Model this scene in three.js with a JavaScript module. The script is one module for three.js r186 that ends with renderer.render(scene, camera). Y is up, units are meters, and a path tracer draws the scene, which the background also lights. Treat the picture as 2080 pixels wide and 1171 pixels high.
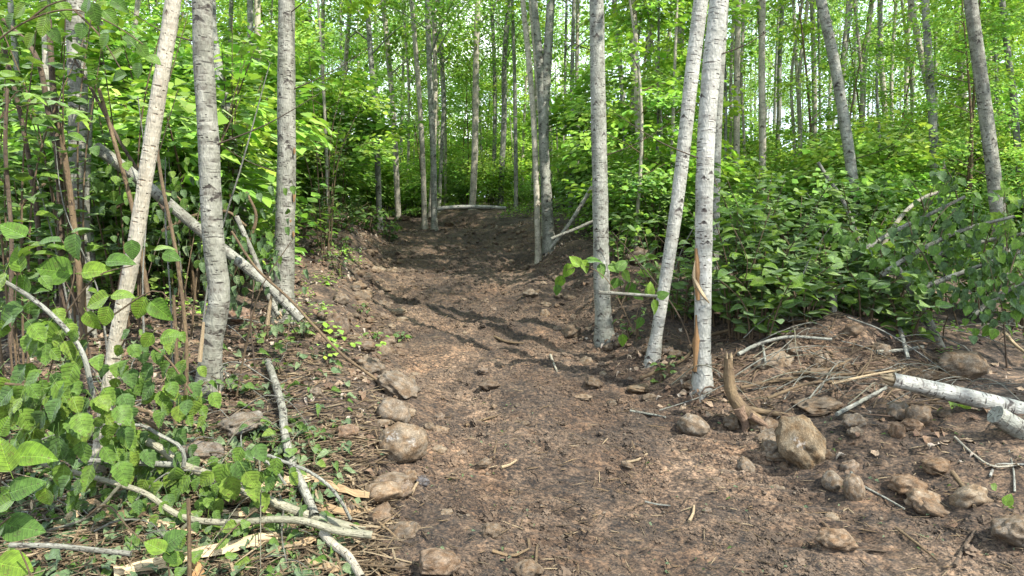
import * as THREE from 'three';
import { mergeGeometries, mergeVertices } from 'three/addons/utils/BufferGeometryUtils.js';
import { createNoise2D, createNoise3D } from 'simplex-noise';

// ---------------------------------------------------------------- camera, sky, sun, exposure
const scene = new THREE.Scene();
const PITCH = 4.16 * Math.PI / 180, FOCAL = 1449, EYE = 1.62;          // focal length in photograph pixels (2080 x 1171)
const camera = new THREE.PerspectiveCamera(44, 2080 / 1171, 0.05, 600);
camera.position.set(0, EYE, 0);
camera.rotation.set(-PITCH, 0, 0);
scene.add(camera);

const rng = (seed) => () => { seed = (seed + 0x6d2b79f5) | 0; let t = Math.imul(seed ^ (seed >>> 15), 1 | seed); t = (t + Math.imul(t ^ (t >>> 7), 61 | t)) ^ t; return ((t ^ (t >>> 14)) >>> 0) / 4294967296; };
const n2 = createNoise2D(rng(11)), n3 = createNoise3D(rng(12));
const clamp = (x, a = 0, b = 1) => Math.min(b, Math.max(a, x));
const mix = (a, b, t) => a + (b - a) * t;
const smooth = (a, b, x) => { const t = clamp((x - a) / (b - a)); return t * t * (3 - 2 * t); };
const V = (x, y, z) => new THREE.Vector3(x, y, z);

{
  const w = 512, h = 256, data = new Float32Array(w * h * 4);
  for (let j = 0; j < h; j++) for (let i = 0; i < w; i++) {
    const el = (j / (h - 1) - 0.5) * Math.PI, az = i / w * Math.PI * 2;
    const up = clamp(Math.sin(el)), e = Math.pow(up, 0.55);
    const dx = Math.cos(el) * Math.cos(az), dy = Math.sin(el), dz = Math.cos(el) * Math.sin(az);
    const c = smooth(-0.1, 0.75, n3(dx * 2.2, dy * 4, dz * 2.2) + 0.5 * n3(dx * 5, dy * 9, dz * 5)) * 0.75;
    const rgb = [mix(1.02, 0.55, e), mix(1.14, 0.74, e), mix(1.28, 1.05, e)], k = (j * w + i) * 4, cl = [1.5, 1.5, 1.5];
    for (let q = 0; q < 3; q++) data[k + q] = (el < -0.02 ? [0.16, 0.17, 0.1][q] : mix(rgb[q], cl[q], c));
    data[k + 3] = 1;
  }
  const t = new THREE.DataTexture(data, w, h, THREE.RGBAFormat, THREE.FloatType);
  t.mapping = THREE.EquirectangularReflectionMapping; t.magFilter = THREE.LinearFilter; t.needsUpdate = true;
  scene.background = t; scene.environment = t;
}
const SUN = V(0.66, 1.0, 0.42).normalize();
const sun = new THREE.DirectionalLight(new THREE.Color(1, 0.945, 0.86), 5);
sun.position.copy(SUN).multiplyScalar(60); sun.target.position.set(0, 0, -8);
sun.castShadow = true; sun.shadow.radius = 1; sun.shadow.mapSize.set(4096, 4096);
Object.assign(sun.shadow.camera, { left: -30, right: 30, top: 30, bottom: -30, near: 1, far: 140 });
scene.add(sun, sun.target);

const renderer = new THREE.WebGLRenderer({ antialias: true });
renderer.setSize(1024, 576);
renderer.shadowMap.enabled = true;
renderer.toneMapping = THREE.LinearToneMapping;
renderer.toneMappingExposure = 2.6;

// ---------------------------------------------------------------- terrain shape
const lerpTable = (tab) => (x) => {
  if (x <= tab[0][0]) return tab[0][1];
  for (let i = 1; i < tab.length; i++) if (x <= tab[i][0]) {
    const p0 = tab[Math.max(0, i - 2)], p1 = tab[i - 1], p2 = tab[i], p3 = tab[Math.min(tab.length - 1, i + 1)];
    const t = (x - p1[0]) / (p2[0] - p1[0]), dx = p2[0] - p1[0];
    const m1 = (p2[1] - p0[1]) / (p2[0] - p0[0] || 1) * dx, m2 = (p3[1] - p1[1]) / (p3[0] - p1[0] || 1) * dx;
    const t2 = t * t, t3 = t2 * t;
    return (2 * t3 - 3 * t2 + 1) * p1[1] + (t3 - 2 * t2 + t) * m1 + (-2 * t3 + 3 * t2) * p2[1] + (t3 - t2) * m2;
  }
  return tab[tab.length - 1][1];
};
const profile = lerpTable([[-20, -0.3], [0, 0], [2, 0.02], [3.2, 0.1], [4.5, 0.29], [7, 0.60], [9, 0.88], [12, 1.32], [14.5, 1.66], [16.5, 1.86], [20, 2.2], [28, 2.7], [45, 3.7], [90, 5], [220, -4]]);
const trackX = lerpTable([[-20, 1.6], [0, 1.2], [3, 0.78], [4.5, 0.46], [7, -0.28], [9, -0.55], [12, -1.0], [16, -2.2], [20, -4.2], [26, -8], [60, -30]]);
const trackW = lerpTable([[-20, 1.2], [3, 1.25], [4.5, 1.02], [7, 0.98], [10, 1.1], [16, 1.0], [60, 1]]);
const bankL = lerpTable([[-20, 0], [2.5, 0.02], [3.6, 0.12], [5, 0.30], [8, 0.48], [12, 0.5], [18, 0.25], [60, 0]]);
const bankR = lerpTable([[-20, 0], [3, 0.02], [4.5, 0.06], [6, 0.12], [8, 0.34], [11, 0.34], [16, 0.2], [60, 0]]);
const mounds = [];                                                      // [x, z, radius x, radius z, height]
function ground0(x, z) {                                                // without fine relief
  const d = -z, c = trackX(d), w = trackW(d);
  let y = profile(d);
  const l = c - w - x, r = x - c - w;
  if (l > -0.3) y += bankL(d) * smooth(-0.15, 0.75, l) + Math.max(0, l - 0.6) * 0.05 * (1 - smooth(8, 30, l));
  if (r > -0.3) y += bankR(d) * smooth(-0.1, 0.8, r) + Math.max(0, r - 0.8) * 0.02 * (1 - smooth(8, 30, r));
  for (const [mx, mz, rx, rz, h] of mounds) { const q = ((x - mx) / rx) ** 2 + ((z - mz) / rz) ** 2; if (q < 6) y += h * Math.exp(-q * 1.4); }
  return y;
}
const disturbed = (x, z) => { const d = -z, c = trackX(d), w = trackW(d); const l = c - w - x, r = x - c - w; return (1 - smooth(-0.05, 0.5, l)) * (1 - smooth(d < 7.5 ? 1.2 : 0.4, d < 7.5 ? 2.8 : 1.0, r)) * (1 - smooth(16.5, 18.5, d)); };
function H(x, z) {
  let y = ground0(x, z);
  const d = -z, D = disturbed(x, z), fade = 1 - smooth(14, 30, d);
  y += 0.05 * n2(x * 0.7 + 5, z * 0.7) + 0.03 * n2(x * 1.9, z * 1.9 + 7);
  const warp = 0.12 * n2(x * 3, z * 3 + 31);
  // cleat marks pressed by the tracked machine
  const c = trackX(d); let pressed = 0;
  if (d > 2.9 && d < 7.6) for (const off of [0.86, -0.5]) {
    const band = (1 - smooth(0.2, 0.3, Math.abs(x - c - off + 0.05 * n2(z * 0.8, off)))) * smooth(3.0, 3.5, d) * (1 - smooth(off > 0 ? 6.0 : 4.6, off > 0 ? 7.3 : 5.6, d)) * smooth(-0.45, 0.15, n2(x * 1.3 + 9, z * 1.1) + (off > 0 ? 0.7 : 0));
    if (band > 0.01) { const ph = (d * 6.4 + x * 0.9 + 0.2 * n2(x * 3, z * 3)) % 1; y += band * (0.05 * (smooth(0, 0.22, ph) - smooth(0.34, 0.75, ph)) - 0.035); pressed = Math.max(pressed, band); }
  }
  const rough = mix(0.45, 1, D) * fade * (1 - 0.72 * pressed);
  y += rough * (0.018 * n2(x * 4.5 + warp * 3, z * 4.5) + 0.006 * (1 - 2 * Math.abs(n2(x * 9 + warp * 5, z * 9 + 3))) + 0.0028 * (1 - 2 * Math.abs(n2(x * 19 + 2, z * 19))) + 0.0012 * n2(x * 42, z * 42) + 0.0004 * n2(x * 85, z * 85));
  const lump = n2(x * 6.3 + 40, z * 6.3 - 11);
  y += rough * D * 0.02 * Math.max(0, lump - 0.25) * (1.2 + n2(x * 23, z * 23));
  return y;
}

// a pixel of the photograph -> a ray from the lens; at() takes the point d metres ahead, hit() the point on the ground
const cosP = Math.cos(PITCH), sinP = Math.sin(PITCH);
function at(px, py, d) {
  const cx = (px - 1040) / FOCAL, cy = (585.5 - py) / FOCAL;
  const dy = cy * cosP - sinP, dz = -(cosP + cy * sinP), s = d / -dz;
  return V(cx * s, EYE + dy * s, -d);
}
function hit(px, py) {
  let prev = 1.6;
  for (let d = 1.6; d < 45; d += 0.05 + d * 0.008) {
    const p = at(px, py, d);
    if (p.y < ground0(p.x, p.z) + 0.16 && p.y < H(p.x, p.z)) { let lo = prev, hi = d; for (let k = 0; k < 7; k++) { const m = (lo + hi) / 2, q = at(px, py, m); if (q.y < H(q.x, q.z)) hi = m; else lo = m; } return at(px, py, hi); }
    prev = d;
  }
  return at(px, py, 45);
}
const P = (x, z, up = 0) => V(x, H(x, z) + up, z);

// heaps pushed up beside the track
mounds.push([1.92, -5.55, 0.55, 0.5, 0.17], [2.75, -5.9, 0.8, 0.6, 0.38], [2.2, -4.3, 0.55, 0.5, 0.08], [3.0, -4.1, 0.9, 0.8, 0.20], [0.35, -8.6, 0.5, 0.7, 0.10], [0.55, -9.8, 0.6, 0.8, 0.16], [-2.3, -16.2, 1.6, 0.5, 0.14], [-1.0, -16.6, 0.9, 0.5, 0.16], [1.45, -9.6, 0.45, 0.4, 0.22]);

for (const [px, py] of [[1228, 690], [1326, 728], [1427, 778], [575, 640], [424, 795], [1116, 512]]) { const p = hit(px, py); mounds.push([p.x, p.z - 0.05, 0.3, 0.3, 0.07]); }   // earth heaved against the feet of trees

// ---------------------------------------------------------------- naming and grouping helpers
const taken = new Map();
function numbered(name) { const n = taken.get(name) ?? 0; taken.set(name, n + 1); return n ? `${name}_${String(n).padStart(3, '0')}` : name; }
function shade(o) { o.castShadow = true; o.receiveShadow = true; return o; }
function tag(o, label, category, group, kind) { Object.assign(o.userData, { label, category }); if (group) o.userData.group = group; if (kind) o.userData.kind = kind; return o; }
function thing(name, label, category, base, group) { const o = new THREE.Group(); o.name = numbered(name); o.position.copy(base); scene.add(o); return tag(o, label, category, group); }
function solo(name, geo, mat, label, category, group, kind) { const o = shade(new THREE.Mesh(geo, mat)); o.name = numbered(name); scene.add(o); return tag(o, label, category, group, kind); }
function part(name, geo, mat, parent) { const o = shade(new THREE.Mesh(geo, mat)); o.name = name; parent.add(o); return o; }   // geo in the parent's own axes

// ---------------------------------------------------------------- textures (what surfaces are made of)
function tileNoise(fu, fv, oct, seed) {
  const hash = (x, y) => { let h = Math.imul(x, 374761393) ^ Math.imul(y, 668265263) ^ Math.imul(seed, 974634777); h = Math.imul(h ^ (h >>> 13), 1274126177); return ((h ^ (h >>> 16)) >>> 0) / 4294967296; };
  return (u, v) => {
    let s = 0, a = 0.5, n = 0, f = fu, g = fv;
    for (let o = 0; o < oct; o++) {
      const x = u * f, y = v * g, xi = Math.floor(x), yi = Math.floor(y), tx = x - xi, ty = y - yi, sx = tx * tx * (3 - 2 * tx), sy = ty * ty * (3 - 2 * ty);
      const X0 = ((xi % f) + f) % f, X1 = (X0 + 1) % f, Y0 = ((yi % g) + g) % g, Y1 = (Y0 + 1) % g, q = o * 57;
      s += a * mix(mix(hash(X0 + q, Y0), hash(X1 + q, Y0), sx), mix(hash(X0 + q, Y1), hash(X1 + q, Y1), sx), sy); n += a; a *= 0.5; f *= 2; g *= 2;
    }
    return s / n;
  };
}
function texture(w, h, fn, srgb = true) {
  const data = new Uint8Array(w * h * 4);
  for (let j = 0; j < h; j++) for (let i = 0; i < w; i++) { const c = fn(i / w, j / h, i, j), k = (j * w + i) * 4; for (let q = 0; q < 3; q++) data[k + q] = clamp(c[q], 0, 255); data[k + 3] = 255; }
  const t = new THREE.DataTexture(data, w, h); t.wrapS = t.wrapT = THREE.RepeatWrapping; t.magFilter = THREE.LinearFilter; t.minFilter = THREE.LinearMipmapLinearFilter; t.generateMipmaps = true;
  if (srgb) t.colorSpace = THREE.SRGBColorSpace; t.needsUpdate = true; return t;
}
const grey = (x) => [x * 255, x * 255, x * 255];
function stamp(buf, w, h, u, v, ru, rv, val, tilt = 0) {                // soft ellipse that wraps round
  const cx = u * w, cy = v * h, a = ru * w, b = rv * h;
  for (let y = Math.floor(cy - b * 1.6 - a); y <= cy + b * 1.6 + a; y++) for (let x = Math.floor(cx - a * 1.3); x <= cx + a * 1.3; x++) {
    const dx = (x - cx) / a, dy = (y - cy - tilt * Math.abs(x - cx)) / b, q = dx * dx + dy * dy;
    if (q < 1.6) { const k = (((y % h) + h) % h) * w + ((x % w) + w) % w; buf[k] = Math.max(buf[k], val * (1 - smooth(0.5, 1.6, q))); }
  }
}
function bark(seed, pale, dark, line, dashes, eyes, roughness) {        // smooth aspen or birch bark: cross streaks, short dark dashes, branch scars
  const w = 512, h = 1024, r = rng(seed), marks = new Float32Array(w * h), scars = new Float32Array(w * h);
  for (let k = 0; k < dashes; k++) stamp(marks, w, h, r(), r(), mix(0.012, 0.09, r() ** 2), mix(0.0009, 0.0026, r()), mix(0.25, 0.9, r()));
  for (let k = 0; k < eyes; k++) { const u = r(), v = r(); stamp(scars, w, h, u, v, mix(0.05, 0.14, r()), mix(0.003, 0.008, r()), 0.8, -0.25); stamp(marks, w, h, u, v - 0.004, mix(0.015, 0.03, r()), mix(0.004, 0.008, r()), 0.9); }
  const a = tileNoise(5, 12, 5, seed), b = tileNoise(3, 90, 3, seed + 1), c = tileNoise(40, 90, 3, seed + 2), l = tileNoise(4, 48, 5, seed + 3);
  const height = new Float32Array(w * h);
  const map = texture(w, h, (u, v, i, j) => {
    const m = marks[j * w + i], e = scars[j * w + i] * 0.75, t = clamp((a(u, v) - 0.38) * 2.4) * 0.6 + clamp((b(u, v) - 0.3) * 1.6) * 0.4, g = c(u, v) - 0.5;
    const patch = smooth(0.46, 0.72, l(u, v)) * roughness, dk = clamp(m * 0.9 + e + patch * (0.15 + 0.75 * smooth(0.4, 0.7, c(u, v))));
    height[j * w + i] = 0.5 + 0.35 * (b(u, v) - 0.5) + 0.5 * g - 0.4 * m - 0.2 * e - 0.3 * patch * c(u, v);
    return [0, 1, 2].map((q) => mix(mix(dark[q], pale[q], t) * (1 + g * 0.35), line[q] * (1 + g), dk));
  });
  return { map, bump: texture(w, h, (u, v, i, j) => grey(clamp(height[j * w + i])), false) };
}
const barkMat = (b, rough = 0.85, scale = 0.01, tone = 0.56) => new THREE.MeshStandardMaterial({ map: b.map, bumpMap: b.bump, bumpScale: scale, roughness: rough, color: new THREE.Color().setRGB(tone, tone, tone) });
const M = {};
M.pale = barkMat(bark(21, [214, 212, 200], [166, 166, 154], [56, 48, 41], 300, 12, 0.45), 0.7);
M.grey = barkMat(bark(22, [186, 184, 170], [128, 128, 112], [56, 50, 42], 420, 12, 0.8));
M.silver = barkMat(bark(23, [196, 195, 182], [140, 142, 128], [56, 49, 42], 360, 14, 0.65));
M.cream = barkMat(bark(24, [212, 205, 186], [176, 168, 146], [104, 88, 70], 220, 6, 0.35));
M.far = barkMat(bark(25, [216, 208, 188], [176, 170, 150], [84, 74, 60], 160, 9, 0.45), 0.85);
M.root = barkMat(bark(29, [172, 146, 118], [128, 102, 80], [80, 62, 50], 120, 5, 0.9), 0.9, 0.02);
M.brown = barkMat(bark(26, [128, 108, 84], [88, 72, 54], [50, 40, 32], 200, 4, 0.5));
M.stem = barkMat(bark(27, [150, 128, 92], [108, 88, 62], [72, 56, 40], 160, 4, 0.3));
M.green = barkMat(bark(28, [182, 176, 152], [140, 138, 112], [84, 78, 62], 160, 8, 0.4), 0.6);
{
  const a = tileNoise(60, 3, 4, 41), b = tileNoise(160, 8, 3, 42);
  const map = texture(512, 512, (u, v) => { const t = a(u, v) * 0.6 + b(u, v) * 0.4; return [mix(146, 216, t), mix(124, 194, t), mix(92, 156, t)]; });
  M.wood = new THREE.MeshStandardMaterial({ map, bumpMap: texture(512, 512, (u, v) => grey(a(u, v) * 0.5 + b(u, v) * 0.5), false), bumpScale: 0.01, roughness: 0.85, color: new THREE.Color().setRGB(0.8, 0.8, 0.8) });
  M.innerBark = M.wood.clone(); M.innerBark.color.setRGB(0.56, 0.42, 0.29);
  M.oldWood = M.wood.clone(); M.oldWood.color.setRGB(0.5, 0.45, 0.39);
}
{
  const a = tileNoise(8, 8, 5, 51), b = tileNoise(64, 64, 3, 52), c = tileNoise(170, 170, 2, 53);
  const t = (u, v) => a(u, v) * 0.25 + b(u, v) * 0.38 + c(u, v) * 0.37;
  M.soil = new THREE.MeshStandardMaterial({ vertexColors: true, roughness: 1, bumpScale: 0.003,
    map: texture(1024, 1024, (u, v) => { const k = clamp((t(u, v) - 0.5) * 2.0 + 0.62, 0.2, 1), s = b(v, u); return [255 * k, 255 * k * mix(0.93, 1, s), 255 * k * mix(0.86, 1, s)]; }),
    bumpMap: texture(1024, 1024, (u, v) => grey(t(u, v)), false) });
  M.clod = new THREE.MeshStandardMaterial({ roughness: 1 });
}
{
  const a = tileNoise(9, 9, 6, 61), b = tileNoise(90, 90, 3, 62);
  const map = texture(512, 512, (u, v) => { const k = 0.7 + (a(u, v) - 0.5) * 0.45 + (b(u, v) - 0.5) * 0.4, s = clamp((a(v, u) - 0.4) * 3); return [255 * k, 255 * k * mix(0.94, 0.99, s), 255 * k * mix(0.86, 0.96, s)]; });
  M.rock = new THREE.MeshPhysicalMaterial({ map, vertexColors: true, roughness: 1, specularIntensity: 0.25, bumpMap: texture(512, 512, (u, v) => grey(a(u, v) * 0.6 + b(u, v) * 0.4), false), bumpScale: 0.006 });
}
// leaf blades: pale midrib and side veins, fine blotches; u across, v along
function blade(seed, veins, contrast) {
  const a = tileNoise(6, 6, 4, seed), f = tileNoise(50, 50, 2, seed + 1), spot = tileNoise(9, 9, 3, seed + 7);
  const vein = (u, v) => { const x = Math.abs(u - 0.5) * 2, mid = 1 - smooth(0.01, 0.055, x); const ph = ((v - x * 0.22) * veins) % 1, s = 1 - smooth(0.03, 0.13, Math.abs(((ph + 1) % 1) - 0.5)); return Math.max(mid, s * 0.75 * (1 - x * 0.4)); };
  return {
    map: texture(128, 128, (u, v) => { const k = 0.80 + (a(u, v) - 0.5) * 0.4 + (f(u, v) - 0.5) * 0.14, w = vein(u, v) * contrast, s = smooth(0.74, 0.78, spot(u, v)) * 0.7; return [255 * mix(clamp(k + w * 1.1), 0.75, s), 255 * mix(clamp(k + w), 0.5, s), 255 * mix(clamp(k + w * 0.9), 0.9, s)]; }),
    bump: texture(128, 128, (u, v) => { const x = Math.abs(u - 0.5) * 2, ph = (((v - x * 0.22) * veins) % 1 + 1) % 1; return grey(clamp(0.75 - vein(u, v) * 0.5 + 0.25 * Math.sin(ph * Math.PI * 2 + Math.PI / 2) * -1)); }, false),
  };
}
const pleated = blade(71, 9, 0.2), netted = blade(72, 6, 0.16);
function leafMat(b, r, g, bl, trans = 0.48, coat = 0.16) {
  const m = new THREE.MeshPhysicalMaterial({ color: new THREE.Color().setRGB(r, g, bl), roughness: 1, transmission: trans, thickness: 0, side: THREE.DoubleSide, clearcoat: coat, clearcoatRoughness: 0.4, specularIntensity: 0.35 });
  if (b) { m.map = b.map; m.bumpMap = b.bump; m.bumpScale = 0.004; }
  return m;
}
const L = {
  hobble: [[0.125, 0.26, 0.02], [0.165, 0.31, 0.02], [0.095, 0.21, 0.022], [0.2, 0.34, 0.025], [0.11, 0.23, 0.035]].map((c) => leafMat(pleated, ...c)),
  aspen: [[0.13, 0.25, 0.03], [0.165, 0.295, 0.03], [0.105, 0.21, 0.04], [0.21, 0.33, 0.035]].map((c) => leafMat(netted, ...c)),
  wilted: [[0.13, 0.21, 0.085], [0.21, 0.29, 0.13], [0.09, 0.165, 0.055]].map((c) => leafMat(netted, ...c, 0.3)),
  thicket: [[0.15, 0.30, 0.022], [0.19, 0.35, 0.025], [0.11, 0.24, 0.025], [0.23, 0.39, 0.03], [0.15, 0.28, 0.05]].map((c) => leafMat(pleated, ...c)),
  maple: [[0.26, 0.42, 0.03], [0.16, 0.30, 0.06], [0.2, 0.36, 0.04]].map((c) => leafMat(netted, ...c)),
  dead: [[0.36, 0.27, 0.18], [0.24, 0.16, 0.10], [0.48, 0.41, 0.32], [0.17, 0.11, 0.07]].map((c) => leafMat(netted, ...c, 0.1, 0)),
};
const foliageMat = (r, g, b, t = 0.5) => { const m = leafMat(null, r, g, b, t, 0); m.vertexColors = true; return m; };
M.crown = foliageMat(0.22, 0.41, 0.055); M.crownYellow = foliageMat(0.285, 0.46, 0.05); M.crownDeep = foliageMat(0.17, 0.31, 0.045);
M.under = foliageMat(0.22, 0.41, 0.04); M.underDeep = foliageMat(0.16, 0.31, 0.035);

// ---------------------------------------------------------------- shapes
// a tapering tube through points, uv in metres (bark patch 0.5 m round x 2 m high)
function tube(points, radii, { sides = 8, step = 0.15, rough = 0, seed = 0, cap = true, vScale = 0.5, flare = 0 } = {}) {
  const curve = new THREE.CatmullRomCurve3(points, false, 'centripetal'), len = curve.getLength(), n = Math.max(2, Math.min(90, Math.ceil(len / step)));
  const pos = [], uv = [], idx = [], nor = [];
  const rAt = (t) => { const s = t * (radii.length - 1), i = Math.min(radii.length - 2, Math.floor(s)); return mix(radii[i], radii[i + 1], s - i); };
  let N = V(1, 0, 0), T0 = null;
  const turns = Math.max(1, Math.round(2 * Math.PI * rAt(0) / 0.5)), shift = (seed * 0.37) % 1;
  for (let i = 0; i <= n; i++) {
    const t = i / n, u = len > 0 ? curve.getUtoTmapping(t) : t, p = curve.getPoint(u), T = curve.getTangent(u);
    if (!T0) { N = Math.abs(T.x) < 0.9 ? V(1, 0, 0) : V(0, 0, 1); }
    N.addScaledVector(T, -N.dot(T)).normalize(); T0 = T;
    const B = T.clone().cross(N), r = rAt(u);
    for (let k = 0; k <= sides; k++) {
      const a = k / sides * Math.PI * 2, c = Math.cos(a), s = Math.sin(a), d = N.clone().multiplyScalar(c).addScaledVector(B, s);
      const foot = flare ? 1 + flare * Math.exp(-Math.max(0, t * len - 0.14) / 0.13) * (0.45 + 0.55 * Math.cos(a * 4 + seed) * Math.cos(a + seed * 2)) : 1, rr = foot * (rough ? r * (1 + rough * n3(c * 1.3 + seed, s * 1.3, t * len * 3.5) + rough * 0.5 * n3(c * 3 + seed, s * 3, t * len * 12)) : r);
      pos.push(p.x + d.x * rr, p.y + d.y * rr, p.z + d.z * rr); nor.push(d.x, d.y, d.z); uv.push(k / sides * turns + shift, t * len * vScale + shift * 3);
    }
  }
  for (let i = 0; i < n; i++) for (let k = 0; k < sides; k++) { const a = i * (sides + 1) + k, b = a + sides + 1; idx.push(a, a + 1, b, b, a + 1, b + 1); }
  if (cap) for (const i of [0, n]) {
    const p = curve.getPoint(curve.getUtoTmapping(i / n)), T = curve.getTangent(curve.getUtoTmapping(i / n)).multiplyScalar(i ? 1 : -1), c = pos.length / 3, s0 = i * (sides + 1);
    pos.push(p.x, p.y, p.z); nor.push(T.x, T.y, T.z); uv.push(0.5, 0.5);
    for (let k = 0; k <= sides; k++) { pos.push(...pos.slice((s0 + k) * 3, (s0 + k) * 3 + 3)); nor.push(T.x, T.y, T.z); uv.push(0.5 + 0.1 * Math.cos(k), 0.5 + 0.1 * Math.sin(k)); }
    for (let k = 0; k < sides; k++) i ? idx.push(c, c + 1 + k, c + 2 + k) : idx.push(c, c + 2 + k, c + 1 + k);
  }
  const g = new THREE.BufferGeometry();
  g.setAttribute('position', new THREE.Float32BufferAttribute(pos, 3)); g.setAttribute('normal', new THREE.Float32BufferAttribute(nor, 3)); g.setAttribute('uv', new THREE.Float32BufferAttribute(uv, 2)); g.setIndex(idx);
  return g;
}
const local = (pts, o) => pts.map((p) => p.clone().sub(o));

// leaf blade along +z from the end of its stalk at the origin, face up (+y), length 1
function leafShape({ wide = 0.7, rows = 6, tooth = 0, point = 1, fold = 0.25, droop = 0.3, curl = 0.1, stalk = 0.2, seed = 1, wave = 0.03 }) {
  const r = rng(seed), pos = [], uv = [], idx = [], ph = r() * 6;
  const outline = (t) => wide * 0.5 * Math.pow(Math.sin(Math.PI * Math.pow(t, 0.68)), 0.75) * (1 - 0.25 * Math.pow(t, 3) * point);
  const twist = (r() - 0.5) * 0.9, bend = (t) => { const a = droop * t; return [t * (1 - a * a / 5), -droop * t * t * 0.6]; };
  for (let i = 0; i <= rows; i++) {
    const t = i / rows, [z, y] = bend(t), w = i === 0 ? 0.02 : i === rows ? 0 : outline(t) * (1 + tooth * (i % 2 ? 1 : -1));
    for (const s of [-1, -0.55, 0, 0.55, 1]) { const x = s * w; pos.push(x * Math.cos(fold * Math.abs(s)), y + x * Math.sin(twist * t) + Math.abs(x) * Math.sin(fold) - curl * s * s * w + wave * Math.sin(t * 9 + s * 3 + ph) * Math.abs(s), z + (Math.abs(s) === 1 ? tooth * 0.06 : 0)); uv.push(0.5 + 0.5 * s * (w / (wide * 0.5) || 0), t); }
  }
  for (let i = 0; i < rows; i++) for (let k = 0; k < 4; k++) { const a = i * 5 + k, b = a + 5; idx.push(a, b, a + 1); if (i < rows - 1) idx.push(b, b + 1, a + 1); }
  const g = new THREE.BufferGeometry();
  g.setAttribute('position', new THREE.Float32BufferAttribute(pos, 3)); g.setAttribute('uv', new THREE.Float32BufferAttribute(uv, 2)); g.setIndex(idx); g.computeVertexNormals();
  if (!stalk) return g;
  g.translate(0, 0, stalk);
  const st = tube([V(0, 0, 0), V(0, 0.02, stalk * 0.5), V(0, 0, stalk + 0.03)], [0.012, 0.01, 0.008], { sides: 3, step: 1, cap: false });
  const uvs = st.attributes.uv; for (let i = 0; i < uvs.count; i++) uvs.setXY(i, 0.5, 0.3);
  return mergeGeometries([g, st]);
}
function mapleShape(seed, droop = 0.25) {
  const r = rng(seed), out = [], lobes = [[-2.35, 0.42], [-1.25, 0.78], [0, 1], [1.25, 0.78], [2.35, 0.42]];
  for (let i = 0; i < lobes.length; i++) {
    const [a, l] = lobes[i];
    out.push([a - 0.26, l * 0.66], [a - 0.17, l * 0.7], [a, l], [a + 0.17, l * 0.7], [a + 0.26, l * 0.66]);
    if (i < 4) out.push([(a + lobes[i + 1][0]) / 2, 0.36]);
  }
  const pos = [0, 0, 0.32], uv = [0.5, 0.3], idx = [];
  for (const [a, l] of out) { const x = Math.sin(a) * l * 0.62, z = 0.32 + Math.cos(a) * l * 0.68; pos.push(x, -droop * (x * x + (z - 0.3) ** 2) + 0.06 * (r() - 0.5), z); uv.push(0.5 + x * 0.5, clamp(z)); }
  for (let i = 0; i < out.length - 1; i++) idx.push(0, i + 1, i + 2);
  idx.push(0, out.length, 1);
  const g = new THREE.BufferGeometry();
  g.setAttribute('position', new THREE.Float32BufferAttribute(pos, 3)); g.setAttribute('uv', new THREE.Float32BufferAttribute(uv, 2)); g.setIndex(idx); g.computeVertexNormals(); g.translate(0, 0, 0.25);
  const st = tube([V(0, 0, 0), V(0, 0.03, 0.3), V(0, 0, 0.56)], [0.011, 0.01, 0.008], { sides: 3, step: 1, cap: false });
  return mergeGeometries([g, st]);
}
const shapes = {
  hobble: [1, 2, 3, 4, 5].map((s) => leafShape({ wide: 0.74 + 0.03 * (s % 3), rows: 9, fold: 0.08 + 0.09 * s, droop: 0.12 * s, curl: 0.1, seed: s, wave: 0.02 })),
  aspen: [1, 2, 3, 4].map((s) => leafShape({ wide: 0.82, rows: 11, tooth: 0.07, fold: 0.1 + 0.1 * s, droop: 0.1 * s, seed: 20 + s, stalk: 0.55, wave: 0.04 })),
  wilted: [1, 2, 3].map((s) => leafShape({ wide: 0.7, rows: 9, tooth: 0.05, fold: 0.3 + 0.2 * s, droop: 0.3 * s, seed: 30 + s, stalk: 0.6, wave: 0.08 })),
  maple: [1, 2, 3].map((s) => mapleShape(40 + s, 0.15 + 0.2 * s)),
  dead: [1, 2, 3].map((s) => leafShape({ wide: 0.75, rows: 5, fold: 0.3 * s, droop: 0.5 * s, curl: 0.3, seed: 50 + s, stalk: 0.15, wave: 0.1 })),
};
const qBasis = new THREE.Matrix4();
function facing(axis, normal) {                                         // turns +z to axis and +y near normal
  const z = axis.clone().normalize(), x = normal.clone().cross(z); if (x.lengthSq() < 1e-6) x.set(1, 0, 0).cross(z); x.normalize();
  return new THREE.Quaternion().setFromRotationMatrix(qBasis.makeBasis(x, z.clone().cross(x), z));
}
function leaf(parent, kind, r, p, axis, normal, size, mats = L[kind]) {
  const set = shapes[kind] ?? shapes.hobble, o = part('leaf', set[Math.floor(r() * set.length)], mats[Math.floor(r() * mats.length)], parent);
  o.position.copy(p); o.quaternion.copy(facing(axis, normal)); o.scale.setScalar(size); return o;
}
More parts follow.
